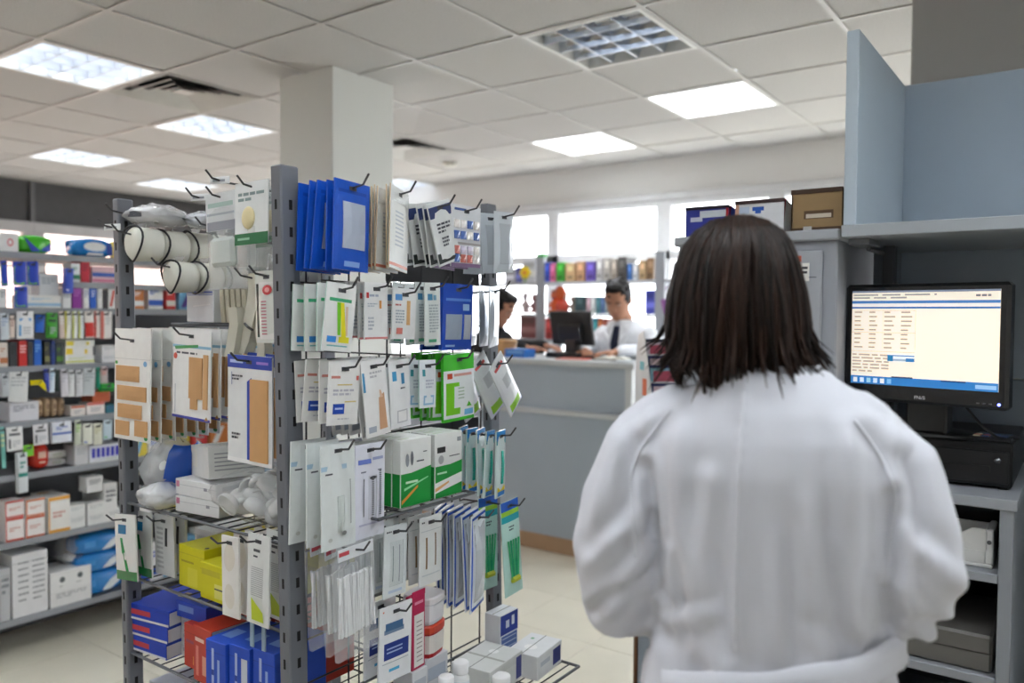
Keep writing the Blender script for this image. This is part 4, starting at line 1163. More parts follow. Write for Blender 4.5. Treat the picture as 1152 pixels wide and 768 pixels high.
p = pouch('floss_pack',.074,.240,.003,S(186,222,214),[(0,0,1,.10,S(40,96,200)),(0,.10,1,.15,S(150,205,60)),(0,.15,1,.22,S(40,160,170))]+txt(.35,.26,.65,.32,2),bulge=.004,mat='gloss')
q_ = MB()
for k in range(5): q_.tube([(-.022+.011*k,-.008,-.085),(-.012+.006*k,-.008,-.185)],.0026,S(30,160,110) if k % 2 else S(60,180,120),5)
q_.tube([(-.014,-.008,-.186),(.014,-.008,-.186)],.008,S(190,200,60),6); q_.build('pick_bundle','gloss',p)
stack(p,'R',.548,1.034,2,.160,.09,'long pale green pack with green picks, fifth row, farthest right','pick pack',1.0,-.05)
# bottom group on the right face
p = pouch('catheter_card',.100,.162,.004,S(236,238,240),[(.14,.30,.74,.36,S(120,140,170)),(.14,.48,.90,.70,S(28,54,140)),(.22,.55,.7,.57,S(170,190,230)),(.22,.6,.7,.62,S(170,190,230)),(.3,.83,.62,.87,S(70,170,215)),(.1,.74,.9,.75,S(170,178,190))]+[(.1,.05,.14,.07,S(214,110,70))],bulge=.002,parts=[('logo_panel',(.18,.22,.70,.32),S(70,110,150),'paper',.0008,0)])
stack(p,'R',.175,.872,2,.128,.08,'white card with dark blue panel, lowest hook row','card pack',.6,.02)
m = MB(); carton(m,.045,.020,.165,S(190,36,84),[(.12,.24,.92,.97,S(232,230,226)),(.15,.06,.85,.10,S(230,150,175))]+[(.3,.34+.06*k,.75,.355+.06*k,S(160,150,150)) for k in range(10)],left=[(0,0,1,1,S(150,40,70))])
m.box(-.022,-.0105,.165,.022,-.009,.178,S(190,36,84)); o = m.build('ointment_carton','paper'); tag(o,'tall magenta carton with white text panel beside the two tubs','carton'); place(o,'R',.252,.115,T2+.104,.05)
o2 = empty('carton_riser','white low carton under the magenta carton','carton'); place(o2,'R',.252,.10,T2+.003); carton(MB(),.05,.06,.100,S(222,224,226),[(.1,.2,.9,.5,S(190,196,205))]).build('body','paper',o2); MB().box(-.026,-.031,.05,.026,.031,.052,S(170,174,180)).build('lid_seam','paper',o2)
def tub(name, label, c, dep, z, r, h, lidc, bodyc, labelc, film=False):
    t = empty(name,label,'tub',None); place(t,'R',c,dep,z,.2)
    MB().lathe([(r*.93,0),(r*.96,.004),(r,h*.76),(r,h*.78)],bodyc,24,power=4).build('body','plastic',t,False)
    MB().lathe([(r*1.05,h*.76),(r*1.06,h*.78),(r*1.06,h*.95),(r*.98,h)],lidc,24,power=4).build('lid','plastic',t,False)
    l = MB().lathe([(r*1.0,h*.14),(r*1.035,h*.70)],labelc,24,power=4); l.build('label','paper',t)
    return t
tub('cotton_tub','white square tub with clear film lid stacked on the red tub',.326,.075,T2+.003+.180,.040,.064,S(222,218,220),S(206,206,212),S(222,222,226))
tub('red_tub','red tub with white label under the clear-lidded tub',.326,.075,T2+.003+.103,.040,.076,S(200,66,40),S(176,30,34),S(224,220,214))
o3 = empty('carton_riser','plain grey carton under the red tub','carton'); place(o3,'R',.326,.075,T2+.003); carton(MB(),.08,.08,.102,S(206,208,212),[(.1,.2,.9,.5,S(170,180,195))]).build('body','paper',o3); MB().box(-.041,-.041,.05,.041,.041,.052,S(170,174,180)).build('lid_seam','paper',o3)
def bottle(lab, c, dep, h=.068, r=.019, z=None):
    t = empty('pill_bottle',lab,'bottle','small white bottles on the lowest right shelf'); place(t,'R',c,dep,(T2+.003) if z is None else z)
    MB().lathe([(r*.9,0),(r,.003),(r,h*.58),(r*.8,h*.66),(r*.62,h*.70)],S(238,239,240),18).build('body','plastic',t,True)
    MB().lathe([(r*.84,h*.68),(r*.86,h*.70),(r*.86,h*.97),(r*.76,h)],S(244,244,245),18).build('cap','plastic',t,True)
    MB().lathe([(r*1.012,h*.12),(r*1.012,h*.5)],S(220,226,232),18).build('label','paper',t,True)
bottle('white capped bottle in front of the red tub, tallest of the group',.290,.175,.084,.021)
bottle('white capped bottle nearest the camera on the lowest right shelf',.215,.215,.07,.021)
bottle('white capped bottle between the front one and the clear bottle',.255,.245,.068,.021)
bottle('white capped bottle behind, beside the tub of cotton',.372,.15,.082,.022)
bottle('white capped bottle at left beside the blue-striped box',.19,.165,.066,.021)
def rbox(label, c, dep, w, d, h, z, base, front, top, left, yaw=0.0, name='medicine_carton', right=()):
    m = MB(); carton(m,w,d,h,base,front,top,right,left)
    o = m.build(name,'paper'); tag(o,label,'carton'); place(o,'R',c,dep,z,yaw)
    MB().box(-w/2-.0003,-.001,h+.0002,w/2+.0003,.001,h+.0009,S(150,152,150)).build('tape_seam','paper',o)
    return o
rbox('flat grey-white carton with tape seam at the lower right of the rack',.455,.165,.15,.11,.07,T2+.003,S(216,218,216),[(.0,.0,1,.3,S(206,208,206)),(.8,.1,.97,.9,S(60,66,130))],[(.42,0,.48,1,S(170,172,166)),('p',oval(.7,.5,.08,.12),S(240,240,240))],[],.08)
rbox('flat white carton with navy end panel at the rack corner shelf',.60,.205,.13,.09,.06,T2+.003,S(226,228,230),[(.62,.15,.95,.85,S(44,52,120)),(.1,.3,.5,.5,S(190,196,205))],[('p',oval(.35,.5,.12,.2),S(244,244,244)),(.7,.2,.78,.3,S(120,180,140))],[],.1)
rbox('upright carton with blue panel and white icons right of the rear post',.60,.10,.078,.05,.125,T2+.003,S(226,230,236),[(.0,.0,1,.42,S(34,58,150)),(.3,.14,.5,.30,S(220,228,240)),(.64,.08,.80,.28,S(235,238,245)),(.05,.45,.95,.95,S(90,116,176))]+[(.1,.5+.1*k,.9,.52+.1*k,S(200,210,230)) for k in range(4)],[],[],.0)
rbox('white carton with diagonal blue stripes at the bottom of the rack',.085,.17,.125,.085,.075,T2+.003,S(224,228,232),[(.5,.2,.9,.5,S(150,190,215)),(.05,.2,.4,.8,S(200,206,212))],[('p',[(0,0),(.4,0),(0,.7)],S(34,110,200)),('p',[(.55,0),(.75,0),(0,1),(0,.85)],S(50,130,215))],[(.2,.2,.8,.6,S(220,150,140))],.25)
bottle('clear-capped bottle standing between the bottles and flat carton',.41,.24,.06,.026)

# --- left face, top row: bandage rolls strung on hooks
def roll_string(c, z, y0, y1, n, r, label):
    hook('L', c, z+r*.55, y0-.01, .36)
    L = (y1-y0)/n
    for k in range(n):
        t = empty('bandage_roll','%s, %s' % (label, ORD[k]),'bandage roll',label[:60]); 
        t.matrix_basis = Matrix.Translation(RK(c+rand(-.004,.004), y0+L*(k+.5), z+rand(-.003,.003))) @ Matrix.Rotation(rand(-.06,.06),4,'Z')
        m = MB(); prof = [(r*.35,-L*.47),(r*.80,-L*.47),(r*.98,-L*.36),(r*1.0,-L*.1),(r*.97,L*.12),(r*.99,L*.36),(r*.82,L*.47),(r*.35,L*.47)]
        m.lathe(prof,S(230,229,218),20); m.xf(Matrix.Rotation(PI/2,4,'X'))
        for i, v in enumerate(m.v):
            q = Vector(v); s_ = 1+.07*noise.noise(q*40+Vector((k*7,0,0))); m.v[i] = (q.x*s_, q.y, q.z*s_*1.04)
        m.build('roll','matte',t,True)
        b = MB()
        b.tube([(r*1.03*math.cos(a),-L*.42+.006*math.sin(2*a+k),r*1.08*math.sin(a)) for a in [2*PI*j/20 for j in range(21)]],.0026,S(52,52,54),5)
        b.build('elastic_band','matte',t)
        f = MB()
        f.loft([[(-.012,-L*.1,r*.98),(.012,-L*.1,r*.98),(.010,-L*.1+.004,r*.98),(-.010,-L*.1+.004,r*.98)],[(-.022,-L*.12,r*1.3),(.020,-L*.06,r*1.34),(.018,-L*.05,r*1.34),(-.02,-L*.11,r*1.3)]],S(236,236,236))
        f.build('wrapper_tail','milky_film',t)
roll_string(-.585,1.668,-.02,.28,4,.041,'cream wrapped bandage roll with dark band on the upper string')
roll_string(-.515,1.590,.04,.25,3,.038,'cream wrapped bandage roll with dark band on the lower string')
def crumple(name, w, d, h, amp, c, mat, seed, parts=None, n=14, label=None, cat=None):
    m = MB(); rings = []
    n = n+10
    for j in range(17):
        t = j/16; zz = h*t; s_ = (math.sin(PI*min(max(t,.04),.96))**.35)
        rg = []
        for k in range(n*2):
            a = 2*PI*k/(n*2); ca, sa = math.cos(a), math.sin(a); dd = (abs(ca)**3+abs(sa)**3)**(1/3)
            nz = 1+amp*noise.noise(Vector((ca*2.2+seed,sa*2.2,t*3.3)))+amp*.6*noise.noise(Vector((ca*6+seed,sa*6,t*8)))-amp*.9*(.3-abs(noise.noise(Vector((ca*4.2+seed*3,sa*4.2,t*6)))))-amp*.35*abs(noise.noise(Vector((ca*11,sa*11+seed,t*15))))
            rg.append((w/2*s_*ca/dd*nz, d/2*s_*sa/dd*nz, zz*(1+amp*.8*noise.noise(Vector((ca*2.5,sa*2.5+seed,2.0)))*t)))
        rings.append(rg)
    m.loft(rings,c)
    return m.build(name,mat,None,True)
g = crumple('gauze_pack',.125,.16,.055,.14,S(222,222,226),'milky_film',3); tag(g,'white plastic-wrapped gauze pack lying above the bandage rolls','gauze pack'); g.matrix_basis = Matrix.Translation(RK(-.595,.06,1.716)) @ Matrix.Rotation(.3,4,'Z')
MB().box(-.045,-.06,.008,.045,.06,.045,S(238,238,236),.008).build('gauze_block','paper',g)
MB().box(-.02,-.0795,.018,.02,-.0775,.032,S(90,92,100)).build('print_strip','paper',g)
hook('L',-.44,1.712,.10,.36); hook('L',-.61,1.742,-.03,.36); hook('L',-.545,1.738,.08,.36)
g = crumple('gauze_pack',.11,.14,.045,.16,S(214,216,222),'milky_film',9); tag(g,'flat clear-wrapped gauze pack behind the upper bandage string','gauze pack'); g.matrix_basis = Matrix.Translation(RK(-.53,.17,1.716)) @ Matrix.Rotation(-.2,4,'Z')
MB().box(-.038,-.05,.006,.038,.05,.036,S(224,226,230),.006).build('gauze_block','paper',g)
for cx_, ly_, z_, lb in ((-.352,.02,1.768,'white price tag on a hook end above the grey foam bags'),(-.228,-.01,1.792,'white price tag on a hook end above the sponge card'),(-.648,-.03,1.712,'small white price tag beside the left post')):
    t = empty('price_tag',lb,'price tag',None,tuple(RK(cx_,ly_,z_)),.3)
    MB().box(-.026,-.002,-.008,.026,.0,.008,S(236,238,240),.001).build('tag_plate','plastic',t); MB().box(-.018,-.0026,-.003,.014,-.0021,.002,S(150,154,164)).build('tag_print','paper',t)
    hook('L',cx_,z_-.004,ly_-.0,.36)
def foam_bag(label, c, ztop, n, dep0, dep1):
    sm = sheet(.128,.215,.010,S(226,230,232),bulge=.022,nu=6,nv=8,wob=.003)
    o = sm.build('foam_bag','film',None,True)
    MB().box(-.048,-.014,-.150,.040,.004,-.085,S(216,224,218),.012).build('foam_block','matte',o)
    h = MB().box(-.055,-.0125,-.070,.055,-.0105,.014,S(224,228,230)); h.box(-.046,-.0131,-.018,.046,-.0126,-.008,S(170,196,190)); h.box(-.05,-.0131,-.036,.05,-.0126,-.031,S(170,180,190)); h.box(-.05,-.0131,-.070,.055,-.0126,-.050,S(140,144,158))
    h.build('header_card','paper',o)
    stack(o,'L',c,ztop,n,dep0,dep1,label,'foam bag',1.0)
foam_bag('clear bag with pale foam block and grey header card, top row',-.240,1.768,3,.01,.12)
sm = sheet(.118,.180,.006,S(232,236,236),bulge=.010,nu=5,nv=7); p = sm.build('sponge_card','film',None,True)
h = MB().box(-.056,-.0125,-.118,.056,-.0105,.014,S(236,239,239)); h.box(-.056,-.0131,-.118,.056,-.0126,-.094,S(20,110,64)); h.box(-.045,-.0134,-.108,-.005,-.0130,-.103,S(150,205,175))
for q in txt(.1,.15,.9,.32,2,S(140,160,160)): h.box(-.056+.112*q[0],-.0131,.014-.132*q[1],-.056+.112*q[2],-.0126,.014-.132*q[3],q[4])
h.build('header_card','paper',p)
e_ = MB(); ellipsoid(e_,(-.008,-.014,-.062),(.021,.007,.024),14); e_.c = [S(236,222,176)]*len(e_.f); e_.build('sponge','matte',p,True)
stack(p,'L',-.100,1.776,3,-.01,.10,'clear pack with cream sponge and green band, top row by post','sponge pack',1.0)
for k,(cx_,ly_,z_,w_,h_) in enumerate(((-.125,.09,1.66,.12,.10),(-.075,.04,1.655,.10,.09))):
    g = crumple('clear_bag',w_,.07,h_,.2,S(224,228,230),'film',20+k); tag(g,('clear crinkled bag below the sponge cards, left one','clear crinkled bag below the sponge cards, against the post')[k],'plastic bag'); g.matrix_basis = Matrix.Translation(RK(cx_,ly_,z_-h_))
    MB().tube([(-.03,-.02,.03),(-.01,-.03,.06),(.02,-.025,.05),(.03,-.01,.02)],.0025,S(238,240,242),6).build('tubing','gloss',g)
    hook('L',cx_,z_-.012,ly_-.02,.36)
# second row
zb = MB(); carton(zb,.118,.045,.085,S(226,228,232),[(.02,.06,.98,.12,S(90,110,190)),(.02,.15,.98,.18,S(140,160,210)),('p',[(.25,.50),(.9,.44),(.9,.47),(.25,.54)],S(246,246,248))]); o = zb.build('zip_bag_box','paper'); tag(o,'white zip-top carton with two blue lines on the upper wire shelf','carton'); o.matrix_basis = Matrix.Translation(RK(-.52,.15,SB+.006)); MB().box(-.059,-.0235,.072,.059,-.0225,.0745,S(200,205,215)).build('lid_seam','paper',o)
for k in range(5):
    m = MB(); carton(m,.016,.10,.085,S(196,190,168),[(.3,.2,.7,.9,S(186,180,158))]); o = m.build('paper_envelope','cardboard'); tag(o,'tan folded bandage sleeve standing on the upper wire shelf, %s from left' % ['first','second','third','fourth','fifth'][k],'bandage sleeve','tan sleeves on the upper wire shelf')
    o.matrix_basis = Matrix.Translation(RK(-.425+.0225*k,.18,SB+.006)) @ Matrix.Rotation(-.10,4,'Y'); MB().box(-.0082,-.04,.084,.0082,.04,.0858,S(176,170,150)).build('folded_edge','cardboard',o)
for k,(x_,y_,w_,h_,c_,lb) in enumerate(((-.56,.29,.06,.06,(60,120,190),'blue cream carton at the back of the upper wire shelf'),(-.28,.29,.05,.055,(200,60,90),'pink cream carton at the back of the upper wire shelf'))):
    m = MB(); carton(m,w_,.05,h_,S(*c_),[(.1,.3,.9,.6,S(235,235,238))]); o = m.build('cream_carton','paper'); tag(o,lb,'carton'); o.matrix_basis = Matrix.Translation(RK(x_,y_,SB+.006)); MB().box(-w_/2-.0003,-.001,h_,w_/2+.0003,.001,h_+.0008,S(200,200,205)).build('lid_seam','paper',o)
br = empty('foam_brace','cream foam joint brace with folded straps hanging in the second row','brace'); br.matrix_basis = Matrix.Translation(RK(-.172,.03,1.575))
m = MB(); m.loft([[(x+dx,y,z) for x,y in ((-.018,-.012),(.018,-.012),(.018,.012),(-.018,.012))] for dx,z in ((.020,.012),(.022,-.02),(.014,-.06),(.0,-.10),(-.014,-.14),(-.030,-.165))],S(214,211,196)); m.build('brace_strap','matte',br,False)
m = MB(); m.loft([[(x+dx,y-.016,z) for x,y in ((-.016,-.010),(.016,-.010),(.016,.010),(-.016,.010))] for dx,z in ((-.035,-.062),(-.030,-.10),(-.042,-.15),(-.050,-.172))],S(206,203,188)); m.build('brace_strap','matte',br)
m = MB(); m.loft([[(x+dx,y+.004,z) for x,y in ((-.013,-.010),(.013,-.010),(.013,.010),(-.013,.010))] for dx,z in ((.012,-.085),(.030,-.115),(.040,-.15),(.036,-.185))],S(210,207,192)); m.build('brace_strap','matte',br)
MB().tube([(-.006,-.014,-.098),(.01,-.018,-.105),(.022,-.014,-.112)],.003,S(60,60,62),5).build('buckle','plastic',br)
hook('L',-.155,1.575,.01,.36)
p = pouch('thermometer_card',.080,.152,.008,S(222,226,220),[(.06,.18,.16,.92,S(30,60,56)),(.18,.16,.84,.95,S(236,236,234)),(.84,.2,.93,.84,S(26,30,28))]+[(.28,.42+.045*k,.5,.435+.045*k,S(200,110,130)) for k in range(11)],[(oval(.55,.27,.20,.07),S(206,70,76)),(oval(.55,.27,.10,.035),S(236,160,160))],bulge=.003,mat='gloss')
stack(p,'L',-.068,1.590,4,-.005,.10,'thermometer card with red oval badge, second row by the post','thermometer card',.8)
# third row: plaster cards
p = pouch('plaster_card',.165,.275,.003,S(236,237,234),[(.08,.40,.62,.55,TANP)][:0],[(oval(.06,.31,.04,.016),S(60,160,70)),(oval(.86,.31,.05,.025),S(110,170,215)),(oval(.90,.965,.05,.02),S(40,150,80))],parts=[('plaster',(.06,.335,.70,.475),TANP,'matte',.0025,.001),('plaster',(.10,.515,.90,.645),TANP,'matte',.0025,.001),('plaster',(.12,.68,.78,.805),TANP,'matte',.0025,.001),('plaster',(.06,.835,.44,.965),TANP,'matte',.0025,.001),('plaster',(.60,.815,.94,.955),TANP,'matte',.0025,.001)],top=.03)
MB().box(-.0825,-.0022,-.045,.0825,-.0016,-.0442,S(180,182,182)).build('fold_line','paper',p)
stack(p,'L',-.575,1.460,7,-.02,.16,'white card with five tan plasters, third row beside the left post','plaster card',.7,.01,.0,top=.03)
p = pouch('plaster_card',.150,.205,.003,S(236,237,236),[(.0,.17,1,.20,S(140,190,215)),(.05,.0,.95,.13,S(238,238,238)),(0,.97,1,1,S(60,70,170))]+txt(.10,.24,.8,.28,1)+[(.06,.62,.09,.95,S(196,200,206))],
    [([(.05,.19),(.68,.155),(.68,.185),(.08,.225)],S(60,160,90)),(oval(.08,.30,.05,.035),S(206,80,60)),([(.86,.985),(.97,.985),(.92,.94)],S(180,130,70))],parts=[('plaster',(.46,.30,.80,.76),TANP,'matte',.0025,.001),('plaster',(.50,.76,.68,.88),TANP,'matte',.0025,.001),('plaster',(.83,.26,.94,.86),S(216,172,124),'matte',.0025,.001)])
stack(p,'L',-.330,1.460,9,-.015,.20,'white card with two tan strips and blue edge, third row middle','plaster card',.7,.01)
p = pouch('plaster_card',.152,.232,.004,S(232,235,236),[(0,0,1,.12,S(30,66,170)),(.06,.045,.36,.075,S(170,190,230)),(.66,.05,.92,.075,S(150,120,200)),(0,.96,1,1,S(244,245,245))]+txt(.1,.18,.35,.24,2)+txt(.1,.72,.3,.79,2),[([(.46,.24),(.56,.20),(.56,.96),(.46,.96)],S(34,76,186)),([(.10,.16),(.12,.16),(.12,.28),(.10,.28)],S(150,160,190))],parts=[('plaster',(.53,.215,.92,.965),S(212,164,110),'matte',.003,.001)])
stack(p,'L',-.110,1.410,2,-.02,.03,'white and blue card with one long tan plaster, third row','plaster card',.4,.02,top=.014)
# shelf one: cotton goods
bb = crumple('cotton_bag',.15,.13,.15,.10,S(226,230,234),'milky_film',31); tag(bb,'round bag of white cotton with a blue band by the left post','cotton bag'); bb.matrix_basis = Matrix.Translation(RK(-.575,.07,S1+.004)) @ Matrix.Rotation(.25,4,'Y')
for k in range(9):
    e_ = MB(); ellipsoid(e_,(rand(-.04,.03),rand(-.035,.03),.035+.009*k+rand(0,.01)),(.026,.026,.02),10); e_.c = [S(240,241,240)]*len(e_.f); e_.build('cotton_ball','matte',bb,True)
m = MB(); m.loft([[(.078*math.cos(a)*k_+dx,.068*math.sin(a)*k_,z) for a in [-.9+2.2*j/12 for j in range(13)]] for z,k_,dx in ((.02,1.0,0),(.06,1.06,.0),(.11,1.04,.002),(.150,.92,.004),(.165,.6,.01))],S(34,84,180),cap=False,closed=False); m.build('blue_band','gloss',bb,True)
g = crumple('cotton_bag',.11,.10,.06,.14,S(228,230,232),'milky_film',36); tag(g,'small clear bag of gauze below the blue-banded cotton bag','cotton bag'); g.matrix_basis = Matrix.Translation(RK(-.545,-.002+.02,S1-.068+.006)); 
g.matrix_basis = Matrix.Translation(RK(-.50,.005,S1+.004)); MB().box(-.03,-.03,.008,.03,.03,.045,S(236,236,236),.01).build('gauze_block','matte',g)
for k in range(2):
    o = empty('gauze_carton','%s white flat carton of gauze pads on the first wire shelf' % ('upper','lower')[1-k] if k else 'lower white flat carton of gauze pads on the first wire shelf','carton'); o.matrix_basis = Matrix.Translation(RK(-.375,.10,S1+.004+.040*k)) @ Matrix.Rotation(.12-.06*k,4,'Z')
    carton(MB(),.15,.17,.038,S(228,229,230),[(.02,.1,.10,.5,S(200,120,150)),(.72,.3,.8,.5,S(150,150,160))],right=[(.1,.2,.6,.5,S(206,208,212))]).build('body','paper',o); MB().box(-.0755,-.0855,.024,.0755,-.0845,.0255,S(196,198,202)).build('lid_seam','paper',o)
lb = empty('tilted_carton','white carton with printed lines lying tilted on the gauze cartons','carton'); lb.matrix_basis = Matrix.Translation(RK(-.365,.10,S1+.086)) @ Matrix.Rotation(-.35,4,'Z') @ Matrix.Rotation(-.10,4,'Y')
carton(MB(),.17,.13,.075,S(226,227,224),[(.05,.1,.4,.7,S(232,230,220))],top=[(.1,.1,.3,.9,S(236,232,216))]+[(.4,.1+.07*k,.92,.125+.07*k,S(150,152,156)) for k in range(12)],right=[(.1,.2+.13*k,.9,.24+.13*k,S(160,162,166)) for k in range(5)]).build('body','paper',lb)
MB().face([(-.085,.065,.075),(.085,.065,.075),(.09,.11,.10),(-.08,.11,.105)],S(220,221,219)).build('flap','paper',lb)
cbg = crumple('cotton_bag',.29,.20,.115,.13,S(228,231,234),'film',44,n=18); tag(cbg,'large clear bag of white cotton pads on the first wire shelf','cotton bag'); cbg.matrix_basis = Matrix.Translation(RK(-.185,.09,S1+.004))
rq = random.Random(12)
for k in range(44):
    a = rq.random()*2*PI; rr_ = rq.uniform(.1,1)
    o = MB(); M_ = Matrix.Translation((.118*rr_*math.cos(a),.078*rr_*math.sin(a)-.005,.022+.078*rq.random()*(1.15-.4*rr_))) @ Matrix.Rotation(rq.uniform(-1.2,1.2),4,'X') @ Matrix.Rotation(rq.uniform(-1,1),4,'Y')
    o.lathe([(.004,.010),(.020,.008),(.027,.0),(.029,-.010),(.026,-.010),(.018,.002),(.004,.005)],S(240,241,240),14); o.xf(M_); o.build('cotton_cup','matte',cbg,True)
for k, (lx_, ly_, w_) in enumerate(((-.30,.27,.12),(-.13,.27,.14))):
    o = empty('grey_carton',('grey open carton behind the clear cotton bag, left','grey open carton behind the clear cotton bag, right')[k],'carton'); o.matrix_basis = Matrix.Translation(RK(lx_,ly_,S1+.004)) @ Matrix.Rotation(.2*k-.1,4,'Z')
    carton(MB(),w_,.09,.12,S(206,208,210),[(.1,.2,.6,.4,S(170,175,185))]).build('body','paper',o); MB().face([(-w_/2,-.045,.12),(w_/2,-.045,.12),(w_/2,-.09,.135),(-w_/2,-.09,.13)],S(214,215,216)).build('flap','paper',o)
# hooks under shelf one
p = pouch('thermometer_card',.096,.162,.004,S(230,233,230),[(.18,.16,.58,.30,S(30,120,170)),(0,.86,1,1,S(24,130,66))],[([(.30,.36),(.40,.36),(.66,.86),(.52,.86)],S(26,140,70)),([(.30,.36),(.42,.36),(.46,.56),(.38,.6)],S(30,150,80))],bulge=.003,mat='gloss')
stack(p,'L',-.600,.998,2,-.03,.015,'white card with green stick and blue square below the first shelf','card pack',.9,-.08)
p = pouch('tray_pack',.085,.150,.006,S(206,208,208),[(.6,.2,.72,.5,S(30,32,34))]+[(.15,.2+.08*k,.5,.24+.08*k,S(170,172,174)) for k in range(9)],bulge=.004)
stack(p,'L',-.525,.995,2,.03,.06,'grey ribbed blister card beside the green-stick card','blister card',.9)
p = pouch('insole_pair',.060,.175,.004,S(236,234,230),[],[(oval(.5,.26,.34,.17),S(226,220,208)),(oval(.5,.74,.30,.16),S(228,223,212))],bulge=.003)
stack(p,'L',-.160,1.018,4,-.035,.05,'cream padded insole hanging below the cotton bag','insole',1.2)
p = pouch('sock_pack',.072,.190,.004,S(228,231,230),[(.3,.16,.6,.19,S(90,94,98)),(.3,.23,.5,.25,INK)]+[(.22,.36+.022*k,.78,.368+.022*k,S(176,178,180)) for k in range(15)],[([(.25,.70),(.78,.84),(.82,.95),(.28,.95)],S(190,206,40)),([(.40,.70),(.72,.70),(.58,.77)],S(226,228,226))],bulge=.003)
stack(p,'L',-.060,1.038,3,-.035,.05,'grey card with lime corner hanging below the cotton bag','card pack',.8,.03)
# shelf two: yellow boxes
YE = S(212,206,16)
def lbox(label, cx_, y0, w, d, h, z, base, front=(), top=(), right=(), left=(), yaw=0.0, name='carton_box', mat='paper', cat='carton', grp=None):
    m = MB(); carton(m,w,d,h,base,front,top,right,left); o = m.build(name,mat); tag(o,label,cat,grp)
    o.matrix_basis = Matrix.Translation(RK(cx_,y0+d/2,z)) @ Matrix.Rotation(yaw,4,'Z')
    MB().box(-w/2-.0004,-d/2-.0004,h*.80,w/2+.0004,-d/2+.0003,h*.812,tuple(c_*.7 for c_ in base)).build('lid_seam',mat,o)
    return o
lbox('larger yellow carton with round black mark on the second shelf',-.395,.02,.105,.20,.100,S2+.005,YE,[(.1,.35,.6,.4,S(170,160,30)),(.35,.5,.75,.95,S(222,216,60))],[(.3,.1,.6,.2,S(120,115,20)),('p',oval(.9,.93,.05,.03),S(30,32,40))],name='ointment_box')
lbox('smaller yellow carton in front of the larger yellow one',-.272,.0,.112,.12,.084,S2+.005,YE,[(.05,.15,.7,.32,S(196,188,40)),(.5,.5,.85,.9,S(226,222,120)),(.5,.62,.85,.66,INK)],[(.2,.2,.85,.5,S(206,222,180))],name='ointment_box')
lbox('yellow carton at the back of the second shelf behind the insoles',-.13,.16,.12,.12,.10,S2+.005,YE,[(.1,.3,.8,.5,S(190,180,40))],name='ointment_box')
lbox('grey-white carton at the left end of the second shelf',-.535,.15,.10,.14,.09,S2+.005,S(206,208,208),[(.1,.2,.6,.5,S(170,175,180))])
# shelf three: blue and red boxes
BX = S(28,66,186)
for k in range(3):
    lbox('blue flat carton with red lettering, %s of the three-high stack' % ('lowest','middle','topmost')[k],-.565,.0,.145,.16,.040,S3+.005+.0405*k,BX,[(.06,.3,.55,.65,S(196,60,70)),(.0,.85,1,1,S(220,222,226))],[(.5,.25,.95,.45,S(190,170,120)),(.52,.3,.9,.34,S(30,34,60))],[(0,.1,1,.95,S(206,208,214))],yaw=.10+.03*k,grp='three-high stack of blue cartons',name='glove_box')
for k in range(3):
    lbox('grey flat carton %s in the short stack beside the blue stack' % ('lowest','middle','topmost')[k],-.455,.05,.07,.16,.034,S3+.005+.0345*k,S(206,208,214),[(.1,.3,.7,.6,S(170,176,190))],yaw=.05,grp='short grey stack')
lbox('blue flat carton lying on the short grey stack',-.440,.04,.115,.2,.04,S3+.005+.104,BX,[(.1,.2,.6,.6,S(120,150,220))],[(.4,.3,.8,.45,S(190,175,130)),(.1,.6,.4,.7,S(200,205,220))],yaw=.08,name='glove_box')
lbox('blue flat carton farther back behind the stacks',-.55,.19,.14,.14,.15,S3+.005,BX,[(.1,.1,.6,.2,S(140,160,220))],[(.3,.3,.8,.5,S(200,185,140))],name='glove_box')
RD = S(186,52,34)
lbox('smaller red carton with faint lettering on the third shelf',-.385,.02,.082,.20,.105,S3+.005,RD,[(.1,.35,.8,.42,S(150,60,90)),(.5,.7,.9,.9,S(226,140,60))],[(.2,.3,.7,.5,S(150,36,30))],yaw=-.05,name='bandage_box')
lbox('larger red carton with white lettering on the third shelf',-.300,-.01,.078,.24,.130,S3+.005,RD,[(.1,.2,.6,.27,S(226,190,180)),(.5,.5,.8,.85,S(214,150,130)),(.15,.35,.3,.9,S(214,120,110))],[(.2,.3,.7,.5,S(150,36,30))],[(.0,.0,1,1,S(196,198,202))],yaw=-.05,name='bandage_box')
for k in range(3):
    lbox('tall blue carton with white spine text, %s from left on the third shelf' % ('first','second','third')[k],-.222+.071*k,-.035+.010*k,.068,.15,.128+.004*k,S3+.005,S(34,80,196),[(.30,.12,.42,.9,S(170,186,226)),(.3,.5,.42,.6,S(40,70,160)),(.62,.18,.92,.95,S(204,210,222)) if k == 1 else (.6,.3,.72,.9,S(150,176,226))],[(.2,.5,.7,.8,S(120,160,225))],yaw=.06,grp='tall blue cartons',name='syringe_box')
lbox('red carton lying behind the tall blue cartons',-.16,.13,.16,.12,.155,S3+.005,RD,[(.1,.2,.6,.4,S(226,190,180))],name='bandage_box')
for k in range(2):
    t = empty('pale_clip',('pale blue shelf clip above the tall blue cartons, left','pale blue shelf clip above the tall blue cartons, right')[k],'shelf clip',None,tuple(RK(-.115+.04*k,-.014,S2-.03)))
    MB().box(-.006,-.002,-.024,.006,.002,.028,S(150,176,196),.001).build('clip_body','plastic',t); MB().box(-.006,-.002,.028,.006,.012,.0315,S(150,176,196)).build('clip_lip','plastic',t)
